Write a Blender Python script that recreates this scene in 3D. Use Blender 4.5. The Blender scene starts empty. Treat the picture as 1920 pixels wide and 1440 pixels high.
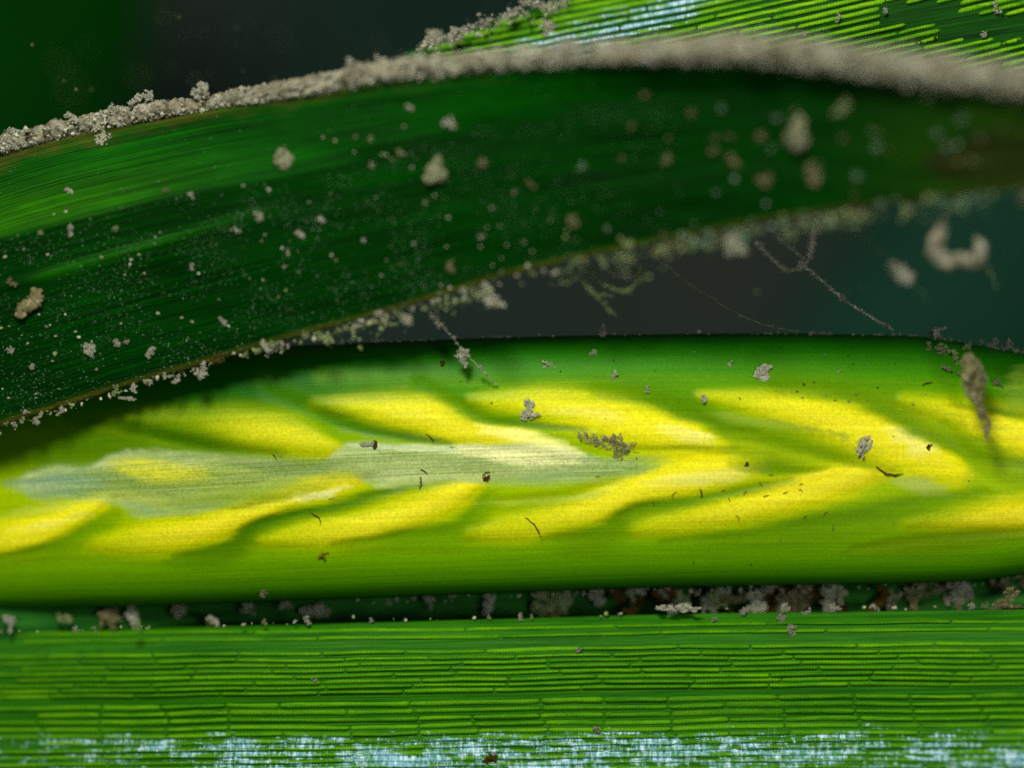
import bpy, bmesh, math, random
import numpy as np
from mathutils import Vector, noise, Matrix, Euler

random.seed(7)
rng = np.random.default_rng(11)
scn = bpy.context.scene
COL = scn.collection

# ------------------------------------------------------------------ camera
D = 44.4                      # camera distance to the plane of focus (frame there: 16 x 12)
cam_d = bpy.data.cameras.new('camera')
cam = bpy.data.objects.new('camera', cam_d)
COL.objects.link(cam)
cam.location = (0, -D, 0)
cam.rotation_euler = (math.radians(90), 0, 0)
cam_d.sensor_width = 36
cam_d.lens = 36 * D / 16.0
cam_d.clip_start = 1
cam_d.clip_end = 500
cam_d.dof.use_dof = True
cam_d.dof.focus_distance = D - 0.12
cam_d.dof.aperture_fstop = 0.0265
scn.camera = cam

# ------------------------------------------------------------------ world and lamps
w = bpy.data.worlds.new('World')
scn.world = w
w.use_nodes = True
w.node_tree.nodes['Background'].inputs[0].default_value = (0.40, 0.44, 0.40, 1)
w.node_tree.nodes['Background'].inputs[1].default_value = 0.2


def area(name, loc, size, power, col, target=(0, 0, 0)):
    ld = bpy.data.lights.new(name, 'AREA')
    ld.shape = 'DISK'
    ld.size = size
    ld.energy = power
    ld.color = col
    o = bpy.data.objects.new(name, ld)
    COL.objects.link(o)
    o.location = loc
    o.rotation_euler = (Vector(target) - Vector(loc)).to_track_quat('-Z', 'Y').to_euler()
    return o


area('strobe_lamp', (-7, -31, 26), 11, 22500, (1.0, 0.98, 0.93))
area('fill_lamp', (22, -34, -6), 10, 4200, (0.85, 0.95, 1.0))

scn.view_settings.view_transform = 'Standard'
scn.view_settings.look = 'None'
scn.view_settings.exposure = 0.0
scn.view_settings.gamma = 1.0
scn.cycles.use_denoising = False
scn.cycles.max_bounces = 6


# ------------------------------------------------------------------ helpers
def W(px, py, y=0.0):
    k = (D + y) / D
    return ((px - 960) / 120.0 * k, y, (720 - py) / 120.0 * k)


def lin(r, g, b):
    f = lambda c: ((c / 255.0) / 12.92 if c <= 10 else (((c / 255.0) + 0.055) / 1.055) ** 2.4)
    return np.array([f(r), f(g), f(b)])


def L(r, g, b, a=1.0):
    c = lin(r, g, b)
    return (c[0], c[1], c[2], a)


def curve(pts):
    xs = np.array([p[0] for p in pts], float)
    ys = np.array([p[1] for p in pts], float)
    m = np.gradient(ys, xs)

    def f(x):
        x = np.asarray(x, float)
        i = np.clip(np.searchsorted(xs, x) - 1, 0, len(xs) - 2)
        h = xs[i + 1] - xs[i]
        t = np.clip((x - xs[i]) / h, -1, 2)
        inside = (x >= xs[0]) & (x <= xs[-1])
        h00 = 2 * t**3 - 3 * t**2 + 1
        h10 = t**3 - 2 * t**2 + t
        h01 = -2 * t**3 + 3 * t**2
        h11 = t**3 - t**2
        v = h00 * ys[i] + h10 * h * m[i] + h01 * ys[i + 1] + h11 * h * m[i + 1]
        lo = ys[0] + m[0] * (x - xs[0])
        hi = ys[-1] + m[-1] * (x - xs[-1])
        return np.where(inside, v, np.where(x < xs[0], lo, hi))
    return f


def sstep(a, b, x):
    t = np.clip((x - a) / (b - a), 0, 1)
    return t * t * (3 - 2 * t)


def mesh_obj(name, verts, faces, mat, parent=None, smooth=True, uv=None, col=None):
    me = bpy.data.meshes.new(name)
    me.from_pydata([tuple(v) for v in verts], [], faces)
    if smooth:
        me.polygons.foreach_set('use_smooth', [True] * len(me.polygons))
    if uv is not None:
        lay = me.uv_layers.new(name='UVMap')
        li = np.empty(len(me.loops), int)
        me.loops.foreach_get('vertex_index', li)
        lay.data.foreach_set('uv', np.asarray(uv, float)[li].ravel())
    if col is not None:
        ca = me.color_attributes.new('pigment_and_light', 'FLOAT_COLOR', 'POINT')
        c4 = np.ones((len(verts), 4))
        c4[:, :3] = col
        ca.data.foreach_set('color', c4.ravel())
    me.materials.append(mat)
    me.update()
    o = bpy.data.objects.new(name, me)
    COL.objects.link(o)
    if parent is not None:
        o.parent = parent
    return o


def tag(o, label=None, cat=None, group=None, kind=None):
    if label: o['label'] = label
    if cat: o['category'] = cat
    if group: o['group'] = group
    if kind: o['kind'] = kind
    return o


def thing(name, label, cat, group=None, loc=(0, 0, 0)):
    o = bpy.data.objects.new(name, None)
    COL.objects.link(o)
    o.location = loc
    o.empty_display_size = 0.2
    return tag(o, label, cat, group)


def grid_faces(nx, ny, off=0, flip=False):
    f = []
    for i in range(nx - 1):
        for j in range(ny - 1):
            a = off + i * ny + j
            q = (a, a + ny, a + ny + 1, a + 1)
            f.append(q[::-1] if flip else q)
    return f


def slab(name, pxs, vs, fpy, fy, fback, mat, parent=None, fcol=None):
    """closed body: front sheet py=fpy(px,v), y=fy(px,v,py), back sheet y=fback(px,v,py)"""
    nx, nv = len(pxs), len(vs)
    PX, V = np.meshgrid(pxs, vs, indexing='ij')
    PY = fpy(PX, V)
    Y = fy(PX, V, PY)
    YB = fback(PX, V, PY, Y)

    def pts(Y):
        k = (D + Y) / D
        return np.stack([(PX - 960) / 120 * k, Y, (720 - PY) / 120 * k], -1).reshape(-1, 3)
    A = pts(Y); B = pts(YB)
    verts = np.vstack([A, B])
    n = nx * nv
    F = grid_faces(nx, nv) + grid_faces(nx, nv, n, True)
    for i in range(nx - 1):
        a, b = i * nv, (i + 1) * nv
        F.append((b, a, a + n, b + n))
        a, b = i * nv + nv - 1, (i + 1) * nv + nv - 1
        F.append((a, b, b + n, a + n))
    for j in range(nv - 1):
        a, b = j, j + 1
        F.append((a, b, b + n, a + n))
        a, b = (nx - 1) * nv + j, (nx - 1) * nv + j + 1
        F.append((b, a, a + n, b + n))
    uv = np.stack([PX / 120, V], -1).reshape(-1, 2)
    uv = np.vstack([uv, uv])
    col = None
    if fcol is not None:
        c = fcol(PX.ravel(), PY.ravel())
        col = np.vstack([c, c])
    return mesh_obj(name, verts, F, mat, parent, True, uv, col)


# ------------------------------------------------------------------ materials
def new_mat(name):
    m = bpy.data.materials.new(name)
    m.use_nodes = True
    nt = m.node_tree
    return m, nt, nt.nodes['Principled BSDF']


def N(nt, typ, **kw):
    n = nt.nodes.new(typ)
    for k, v in kw.items():
        if k.startswith('i_'):
            key = k[2:]
            n.inputs[int(key) if key.isdigit() else key].default_value = v
        else:
            setattr(n, k, v)
    return n


def mapped(nt, src, scale):
    tc = N(nt, 'ShaderNodeTexCoord')
    mp = N(nt, 'ShaderNodeMapping')
    mp.inputs['Scale'].default_value = scale
    nt.links.new(tc.outputs[src], mp.inputs[0])
    return mp.outputs[0]


def ramp(nt, fac, stops):
    r = N(nt, 'ShaderNodeValToRGB')
    e = r.color_ramp.elements
    while len(e) < len(stops): e.new(0.5)
    for i, (p, c) in enumerate(stops):
        e[i].position = p
        e[i].color = c if len(c) == 4 else (*c, 1)
    nt.links.new(fac, r.inputs[0])
    return r.outputs[0]


def nz(nt, vec, scale, detail=3, rough=0.6):
    n = N(nt, 'ShaderNodeTexNoise')
    n.inputs['Scale'].default_value = scale
    n.inputs['Detail'].default_value = detail
    n.inputs['Roughness'].default_value = rough
    nt.links.new(vec, n.inputs['Vector'])
    return n.outputs['Fac']


def mixc(nt, fac, a, b, mode='MIX'):
    m = N(nt, 'ShaderNodeMix', data_type='RGBA', blend_type=mode)
    for sock, v in ((0, fac), (6, a), (7, b)):
        if hasattr(v, 'is_linked') or hasattr(v, 'links'):
            nt.links.new(v, m.inputs[sock])
        else:
            m.inputs[sock].default_value = v
    return m.outputs[2]


def bump(nt, h, strength, dist, prev=None):
    b = N(nt, 'ShaderNodeBump')
    b.inputs['Strength'].default_value = strength
    b.inputs['Distance'].default_value = dist
    nt.links.new(h, b.inputs['Height'])
    if prev is not None: nt.links.new(prev, b.inputs['Normal'])
    return b.outputs[0]


def leaf_mat(name, dark, light, stripe=(1.2, 60, 1), rough=0.45, spec=0.3, tint=(1, 1, 1, 1), use_pig=False,
             amp=0.5, bstr=0.4, sss=0.0, grain=0.15):
    m, nt, p = new_mat(name)
    uvv = mapped(nt, 'UV', stripe)
    s1 = nz(nt, uvv, 1.0, 4, 0.62)
    uv2 = mapped(nt, 'UV', (stripe[0] * 0.6, stripe[1] * 3.2, 1))
    s2 = nz(nt, uv2, 1.0, 2, 0.5)
    ob = mapped(nt, 'Object', (1, 1, 1))
    g = nz(nt, ob, 45.0 if not use_pig or name == 'dark_leaf' else 22.0, 4, 0.85)
    if use_pig:
        at = N(nt, 'ShaderNodeVertexColor', layer_name='pigment_and_light')
        base = at.outputs[0]
        k1 = ramp(nt, s1, [(0.3, (1 - amp,) * 3), (0.7, (1 + amp * 0.6,) * 3)])
        base = mixc(nt, 1.0, base, k1, 'MULTIPLY')
    else:
        base = ramp(nt, s1, [(0.36, dark), (0.66, light)])
    k2 = ramp(nt, s2, [(0.35, (1 - amp * 0.5,) * 3), (0.65, (1 + amp * 0.4,) * 3)])
    base = mixc(nt, 1.0, base, k2, 'MULTIPLY')
    k3 = ramp(nt, g, [(0.3, (1 - grain,) * 3), (0.7, (1 + grain,) * 3)])
    base = mixc(nt, 1.0, base, k3, 'MULTIPLY')
    nt.links.new(base, p.inputs['Base Color'])
    b = bump(nt, s2, bstr, 0.03)
    b = bump(nt, g, bstr * 0.8, 0.02, b)
    nt.links.new(b, p.inputs['Normal'])
    p.inputs['Roughness'].default_value = rough
    p.inputs['Specular IOR Level'].default_value = spec
    p.inputs['Specular Tint'].default_value = tint
    if sss > 0:
        p.inputs['Subsurface Weight'].default_value = sss
        p.inputs['Subsurface Radius'].default_value = (0.25, 0.35, 0.05)
        p.inputs['Subsurface Scale'].default_value = 0.35
    return m


def sediment_mat(name, a, b, c, scale=9.0, sparkle=0.2, holes=None):
    m, nt, p = new_mat(name)
    ob = mapped(nt, 'Object', (1, 1, 1))
    n1 = nz(nt, ob, scale, 5, 0.75)
    base = ramp(nt, n1, [(0.33, a), (0.5, b), (0.68, c)])
    v = N(nt, 'ShaderNodeTexVoronoi')
    v.inputs['Scale'].default_value = scale * 4
    nt.links.new(ob, v.inputs['Vector'])
    k = ramp(nt, v.outputs['Color'], [(0.1, (0.6,) * 3), (0.9, (1.35,) * 3)])
    base = mixc(nt, 0.8, base, k, 'MULTIPLY')
    nt.links.new(base, p.inputs['Base Color'])
    bb = bump(nt, nz(nt, ob, scale * 3, 4, 0.75), 0.9, 0.05)
    nt.links.new(bb, p.inputs['Normal'])
    p.inputs['Roughness'].default_value = 0.45
    p.inputs['Specular IOR Level'].default_value = sparkle
    if holes:
        # loose flocs: thin spots let what lies behind show through
        n9 = nz(nt, ob, holes[0], 4, 0.8)
        nt.links.new(ramp(nt, n9, [(holes[1] - 0.03, (0, 0, 0)), (holes[1] + 0.05, (1, 1, 1))]), p.inputs['Alpha'])
    return m


M = {}
M['front'] = leaf_mat('dark_leaf', L(0, 34, 0), L(8, 84, 2), (0.25, 150, 1), 0.5, 0.03, use_pig=True, amp=0.95, bstr=0.25)
M['spathe'] = leaf_mat('sheath_skin', None, None, (0.35, 34, 1), 0.38, 0.04, use_pig=True, amp=0.10, bstr=0.14, grain=0.18)
M['seed'] = leaf_mat('seed_flesh', None, None, (0.35, 34, 1), 0.36, 0.05, use_pig=True, amp=0.10, bstr=0.18, grain=0.26)  # stronger grain here and below puts the glints of the cells into the colour
M['pale'] = leaf_mat('pale_tissue', None, None, (0.35, 34, 1), 0.3, 0.14, use_pig=True, amp=0.12, bstr=0.6, grain=0.34)
M['lower_base'] = leaf_mat('cell_groove', L(18, 78, 0), L(46, 110, 0), (0.5, 60, 1), 0.45, 0.06)
M['upper_base'] = leaf_mat('rib_groove', L(4, 44, 0), L(16, 74, 0), (0.5, 60, 1), 0.45, 0.06)
M['gap'] = leaf_mat('shaded_leaf', L(4, 62, 10), L(40, 104, 24), (0.7, 5, 1), 0.6, 0.1)
M['far'] = leaf_mat('far_leaf', L(0, 46, 0), L(0, 62, 2), (0.3, 6, 1), 0.6, 0.02)
M['sed'] = sediment_mat('sediment', L(138, 134, 108), L(186, 184, 156), L(220, 218, 196), holes=(2.6, 0.44))
M['sed_tan'] = sediment_mat('tan_sediment', L(80, 80, 42), L(124, 118, 76), L(164, 156, 118), holes=(2.6, 0.44))
M['sed_grey'] = sediment_mat('grey_sediment', L(122, 118, 92), L(166, 164, 136), L(198, 196, 166), holes=(2.6, 0.44))
M['sed_green'] = sediment_mat('green_sediment', L(84, 112, 40), L(144, 160, 96), L(196, 204, 160), holes=(2.6, 0.44))
M['olive'] = sediment_mat('olive_scrap', L(96, 84, 10), L(130, 118, 16), L(150, 140, 30))
M['brown'] = sediment_mat('brown_scrap', L(52, 34, 8), L(84, 60, 14), L(116, 92, 30))
M['sed_lit'] = sediment_mat('lit_sediment', L(158, 156, 118), L(204, 204, 166), L(236, 236, 208), holes=(2.6, 0.44))  # brighter copy of the sediment for the sheath, light put into the colour
M['sed_lit2'] = sediment_mat('lit_green_sediment', L(130, 150, 84), L(180, 196, 140), L(220, 228, 190), holes=(2.6, 0.44))  # likewise a lit copy of the green sediment
M['smudge'] = sediment_mat('thin_smudge', L(96, 90, 40), L(140, 134, 84), L(190, 186, 150), holes=(4.5, 0.52))
M['fleck'] = sediment_mat('dull_fleck', L(84, 88, 56), L(122, 124, 90), L(150, 152, 120), holes=(14.0, 0.40))
M['dust'] = sediment_mat('leaf_dust', L(50, 96, 50), L(96, 130, 92), L(176, 190, 170))
M['crust'] = sediment_mat('crust', L(88, 74, 48), L(126, 122, 98), L(160, 160, 138), 3.4, holes=(6.0, 0.43))
M['crust_brown'] = sediment_mat('crust_stain', L(28, 34, 8), L(76, 62, 30), L(120, 100, 60), 7.0)


def glare_mask(nt, kind):
    """where bluish glare is put into the blade colour: a ragged band, streaked across the cells"""
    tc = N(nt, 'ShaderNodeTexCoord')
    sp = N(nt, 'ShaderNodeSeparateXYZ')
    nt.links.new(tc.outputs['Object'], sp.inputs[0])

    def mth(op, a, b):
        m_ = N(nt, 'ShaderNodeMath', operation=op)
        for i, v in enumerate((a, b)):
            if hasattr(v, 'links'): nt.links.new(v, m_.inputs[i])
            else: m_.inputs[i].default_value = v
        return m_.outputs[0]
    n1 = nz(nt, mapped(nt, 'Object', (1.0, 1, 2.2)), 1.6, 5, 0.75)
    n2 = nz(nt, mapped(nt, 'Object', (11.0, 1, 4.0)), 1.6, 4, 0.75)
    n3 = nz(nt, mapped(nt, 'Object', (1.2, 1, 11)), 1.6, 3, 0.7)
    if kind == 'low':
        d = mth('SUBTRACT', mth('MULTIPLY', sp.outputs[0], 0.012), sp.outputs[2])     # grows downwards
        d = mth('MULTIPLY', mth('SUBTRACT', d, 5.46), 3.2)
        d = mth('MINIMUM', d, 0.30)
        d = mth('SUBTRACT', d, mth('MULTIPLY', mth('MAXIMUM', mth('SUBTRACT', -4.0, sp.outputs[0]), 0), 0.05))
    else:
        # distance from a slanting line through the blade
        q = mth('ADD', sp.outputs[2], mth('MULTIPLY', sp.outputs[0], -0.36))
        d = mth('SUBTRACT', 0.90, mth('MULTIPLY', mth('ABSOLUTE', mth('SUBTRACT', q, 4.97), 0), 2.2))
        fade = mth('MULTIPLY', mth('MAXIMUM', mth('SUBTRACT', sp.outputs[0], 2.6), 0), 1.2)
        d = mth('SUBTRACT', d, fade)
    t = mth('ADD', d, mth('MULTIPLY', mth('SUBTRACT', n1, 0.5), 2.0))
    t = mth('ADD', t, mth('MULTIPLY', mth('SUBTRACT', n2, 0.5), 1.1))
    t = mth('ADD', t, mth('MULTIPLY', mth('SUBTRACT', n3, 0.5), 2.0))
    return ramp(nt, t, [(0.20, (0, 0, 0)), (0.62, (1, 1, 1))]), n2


def add_glare(nt, p, base, kind, rough):
    mk, st = glare_mask(nt, kind)
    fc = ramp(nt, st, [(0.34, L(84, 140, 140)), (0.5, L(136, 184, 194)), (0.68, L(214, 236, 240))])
    nt.links.new(mixc(nt, mk, base, fc), p.inputs['Base Color'])  # bluish white glare mixed into the base colour
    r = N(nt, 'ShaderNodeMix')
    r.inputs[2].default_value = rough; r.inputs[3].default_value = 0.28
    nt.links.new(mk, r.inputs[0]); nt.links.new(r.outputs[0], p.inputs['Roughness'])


def ridge_mat(name, c1, c2, rough, gloss_blue, kind='low'):
    """cell walls: bright yellow green pillows, beaded along their length, with silvery glare put into the colour"""
    m, nt, p = new_mat(name)
    ob = mapped(nt, 'Object', (1, 1, 1))
    n1 = nz(nt, mapped(nt, 'Object', (0.8, 1, 5)), 2.0, 4, 0.7)
    base = ramp(nt, n1, [(0.3, c1), (0.7, c2)])
    oi = N(nt, 'ShaderNodeObjectInfo')
    kr = ramp(nt, oi.outputs['Random'], [(0.0, (0.62, 0.72, 0.8)), (1.0, (1.18, 1.1, 0.9))])
    base = mixc(nt, 1.0, base, kr, 'MULTIPLY')
    wv = N(nt, 'ShaderNodeTexWave', bands_direction='X')
    wv.inputs['Scale'].default_value = 6.5
    wv.inputs['Distortion'].default_value = 5.0
    wv.inputs['Detail'].default_value = 2.0
    wv.inputs['Detail Scale'].default_value = 3.0
    nt.links.new(ob, wv.inputs['Vector'])
    k = ramp(nt, wv.outputs['Fac'], [(0.1, (0.84,) * 3), (0.9, (1.12,) * 3)])
    base = mixc(nt, 0.8, base, k, 'MULTIPLY')
    p.inputs['Roughness'].default_value = rough
    add_glare(nt, p, base, kind, rough)
    b = bump(nt, wv.outputs['Fac'], 0.35, 0.03)
    b = bump(nt, nz(nt, ob, 26, 4, 0.7), 0.45, 0.04, b)
    nt.links.new(b, p.inputs['Normal'])
    p.inputs['Specular IOR Level'].default_value = gloss_blue
    p.inputs['Specular Tint'].default_value = (0.55, 0.85, 1.0, 1)
    return m


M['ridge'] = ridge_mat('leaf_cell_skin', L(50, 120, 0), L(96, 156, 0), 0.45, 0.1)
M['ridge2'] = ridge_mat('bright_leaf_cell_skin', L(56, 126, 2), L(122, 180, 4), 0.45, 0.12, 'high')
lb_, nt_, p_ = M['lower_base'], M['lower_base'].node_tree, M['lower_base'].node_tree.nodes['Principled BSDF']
add_glare(nt_, p_, p_.inputs['Base Color'].links[0].from_socket, 'low', 0.4)

# ------------------------------------------------------------------ background
bm_mat, nt, p = new_mat('murky_seabed')
ob = mapped(nt, 'Object', (0.02, 0.02, 0.02))
n1 = nz(nt, ob, 2.2, 2, 0.5)
nt.links.new(ramp(nt, n1, [(0.35, L(40, 66, 56)), (0.5, L(58, 74, 66)), (0.65, L(78, 82, 72))]), p.inputs['Base Color'])
p.inputs['Roughness'].default_value = 0.9
p.inputs['Specular IOR Level'].default_value = 0.05
pxs = np.linspace(-90, 90, 41); zs = np.linspace(-60, 60, 31)
V = []
for x in pxs:
    for z in zs:
        V.append((x, 60 - 0.004 * (x * x + z * z) + 2.0 * noise.noise(Vector((x * 0.06, z * 0.06, 3))), z))
bd = mesh_obj('seabed', V, grid_faces(len(pxs), len(zs)), bm_mat)
tag(bd, kind='structure')

# ------------------------------------------------------------------ far blurred blades
def far_blade(label, cx, cy, y, length, width, ang, mat, name='distant_seagrass_blade', group='blurred blades in the distance'):
    n = 30
    V = []; F = []; U = []
    for i in range(n):
        t = i / (n - 1)
        for j in range(9):
            s = j / 8 * 2 - 1
            ww = width * 0.5 * (1 - 0.15 * t)
            V.append(((t - 0.5) * length, 0.25 * s * s * ww + 0.9 * math.sin(t * 3), s * ww))
            U.append((t * 10, j / 8))
    F = grid_faces(n, 9)
    m0 = len(V)
    V += [(a, b + 0.25, c) for a, b, c in V]; U += U
    F += grid_faces(n, 9, m0, True)
    for i in range(n - 1):
        a, b = i * 9, (i + 1) * 9
        F.append((b, a, a + m0, b + m0))
        a += 8; b += 8
        F.append((a, b, b + m0, a + m0))
    o = mesh_obj(name, V, F, mat, None, True, U)
    o.location = W(cx, cy, y)
    o.rotation_euler = (0, math.radians(ang), 0)
    tag(o, label, 'seagrass blade', group)
    return o


far_mat2 = leaf_mat('far_teal_leaf', L(20, 56, 40), L(28, 66, 50), (0.3, 6, 1), 0.6, 0.02)
far_blade('blurred dark green blade far behind the upper left corner', -20, 60, 24, 20, 7.4, -78, M['far'])
far_blade('blurred teal blade far behind the gap at the right edge', 1900, 500, 26, 26, 8.0, -60, far_mat2)

# ------------------------------------------------------------------ sheath with the seeds
sp_top = curve([(-200, 700), (0, 690), (300, 668), (560, 648), (740, 640), (960, 632), (1200, 627), (1400, 625), (1600, 627), (1750, 633), (1840, 648), (1920, 662), (2100, 690)])
sp_bot = curve([(-200, 1150), (0, 1144), (300, 1136), (560, 1126), (860, 1115), (1200, 1103), (1500, 1097), (1700, 1094), (1860, 1086), (1920, 1078), (2100, 1060)])


def poly_samples(pts, n=60):
    xs = np.array([p[0] for p in pts], float); ys = np.array([p[1] for p in pts], float)
    ws = np.array([p[2] for p in pts], float)
    d = np.r_[0, np.cumsum(np.hypot(np.diff(xs), np.diff(ys)))]
    d /= d[-1]
    fx, fy, fw = curve(list(zip(d, xs))), curve(list(zip(d, ys))), curve(list(zip(d, ws)))
    t = np.linspace(0, 1, n)
    return fx(t), fy(t), fw(t)


def stroke(px, py, pts, soft=1.0, n=26, along=False, side=0, wide=2.8):
    """0..1 mask: 1 on the axis of the stroke, falling to 0 at distance w (third value).
    side = +1 / -1: the border is crisp below / above the axis and fades slowly on the other side"""
    X, Y, Wd = poly_samples(pts, n)
    best = np.full(px.shape, 9.0)
    par = np.zeros(px.shape)
    lo = (px > X.min() - Wd.max() * wide * 1.2) & (px < X.max() + Wd.max() * wide * 1.2)
    x, y = px[lo], py[lo]
    bl = best[lo]; pl = par[lo]
    for i in range(n - 1):
        ax, ay, bx, by = X[i], Y[i], X[i + 1], Y[i + 1]
        dx, dy = bx - ax, by - ay
        t = np.clip(((x - ax) * dx + (y - ay) * dy) / (dx * dx + dy * dy + 1e-6), 0, 1)
        ex, ey = x - ax - t * dx, y - ay - t * dy
        d = np.hypot(ex, ey)
        w_ = np.maximum(Wd[i] + (Wd[i + 1] - Wd[i]) * t, 1)
        if side:
            sg = (dx * ey - dy * ex) / (math.hypot(dx, dy) + 1e-6) * side      # > 0 below the axis for side = 1
            w_ = w_ * np.where(sg > 0, 1.0, wide)
        d = d / w_
        k = d < bl
        pl = np.where(k, (i + t) / (n - 1), pl)
        bl = np.where(k, d, bl)
    best[lo] = bl; par[lo] = pl
    m = 1 - sstep(1 - soft, 1.0, best)
    return (m, par) if along else m


# (px, py, half width) along each seed, root to tip
SEEDS = [
    ('upper', [(200, 790, 16), (330, 796, 30), (470, 806, 36), (560, 822, 32), (618, 842, 16)], (206, 208, 4), 0.75),
    ('upper', [(590, 760, 14), (690, 766, 26), (790, 782, 36), (870, 806, 32), (950, 822, 22), (1060, 848, 14)], (222, 218, 10), 1.0),
    ('upper', [(880, 752, 12), (960, 756, 24), (1080, 770, 38), (1190, 796, 42), (1280, 822, 38), (1350, 842, 18)], (236, 230, 10), 1.0),
    ('upper', [(1310, 744, 12), (1400, 752, 22), (1520, 774, 38), (1640, 812, 50), (1730, 850, 48), (1800, 886, 22)], (236, 228, 14), 1.0),
    ('upper', [(1690, 750, 14), (1780, 770, 26), (1870, 800, 38), (1960, 832, 42), (2080, 890, 30)], (230, 222, 4), 1.0),
    ('lower', [(-120, 1030, 20), (-20, 1014, 32), (60, 996, 34), (130, 968, 24), (196, 940, 10)], (230, 226, 10), 1.0),
    ('lower', [(180, 1020, 18), (270, 1010, 30), (370, 992, 28), (470, 964, 20), (560, 940, 10)], (222, 216, 4), 1.0),
    ('lower', [(440, 948, 10), (510, 925, 24), (590, 905, 30), (650, 893, 28), (696, 882, 14)], (236, 226, 10), 1.0),
    ('lower', [(490, 1014, 14), (580, 1004, 26), (700, 984, 30), (790, 954, 30), (860, 922, 26), (905, 902, 12)], (222, 216, 6), 1.0),
    ('lower', [(880, 1002, 14), (960, 990, 26), (1080, 962, 30), (1200, 918, 32), (1310, 886, 34), (1425, 872, 20)], (234, 226, 12), 1.0),
    ('lower', [(1190, 992, 16), (1290, 974, 26), (1410, 948, 30), (1520, 916, 32), (1600, 892, 28), (1665, 876, 14)], (222, 214, 6), 1.0),
    ('lower', [(1700, 982, 12), (1790, 972, 20), (1880, 965, 26), (2000, 960, 30), (2100, 950, 20)], (224, 208, 6), 0.95),
]
# darker green tissue folds between the seeds, their shade put into the colour
FOLDS = [
    ([(120, 770, 26), (260, 806, 20), (390, 838, 18), (520, 852, 10)], (40, 100, 0), 0.8),
    ([(500, 735, 24), (590, 770, 20), (660, 800, 15), (760, 822, 10), (850, 836, 5)], (62, 116, 4), 0.9),
    ([(790, 722, 26), (850, 758, 22), (900, 784, 14), (990, 800, 9), (1090, 806, 6)], (74, 130, 2), 0.85),
    ([(1120, 735, 20), (1220, 752, 24), (1290, 778, 26), (1350, 800, 12), (1420, 812, 8)], (80, 130, 0), 0.9),
    ([(1340, 812, 12), (1430, 826, 16), (1540, 854, 22), (1620, 876, 16), (1680, 886, 7)], (106, 142, 0), 0.85),
    ([(1460, 725, 26), (1600, 748, 26), (1690, 790, 24), (1780, 838, 22), (1850, 862, 18), (1960, 880, 12)], (88, 136, 0), 0.9),
    ([(1790, 760, 10), (1880, 775, 9), (1980, 800, 10)], (84, 134, 0), 0.8),
    ([(-60, 1056, 16), (40, 1038, 14), (130, 1010, 20), (170, 986, 20), (215, 962, 10)], (98, 142, 0), 0.95),
    ([(330, 1046, 14), (430, 1020, 22), (470, 990, 18), (560, 962, 11), (680, 936, 9), (760, 918, 6)], (66, 112, 0), 1.0),
    ([(620, 1024, 12), (760, 1002, 17), (870, 980, 22), (895, 952, 20), (920, 926, 12)], (96, 142, 0), 0.95),
    ([(1020, 1012, 12), (1130, 992, 26), (1170, 962, 20), (1290, 934, 12), (1400, 914, 9), (1490, 898, 7)], (88, 130, 0), 1.0),
    ([(1380, 874, 10), (1440, 880, 20), (1500, 886, 12), (1550, 882, 6)], (96, 138, 0), 0.85),
    ([(1240, 1018, 10), (1420, 1000, 24), (1560, 972, 34), (1700, 945, 30), (1850, 922, 14)], (92, 136, 0), 1.0),
    ([(1600, 1030, 12), (1780, 1004, 20), (1920, 994, 12), (2040, 988, 12)], (98, 122, 0), 0.8),
    ([(1770, 800, 16), (1850, 878, 28), (1930, 905, 26), (2020, 905, 20)], (122, 158, 0), 0.7),
    ([(620, 940, 5), (740, 918, 8), (850, 904, 7)], (84, 128, 10), 0.7),
    ([(940, 940, 14), (1060, 928, 14), (1160, 902, 12)], (140, 166, 0), 0.7),
    ([(1180, 845, 6), (1290, 842, 9), (1380, 846, 9)], (140, 160, 0), 0.8),
]
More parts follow.
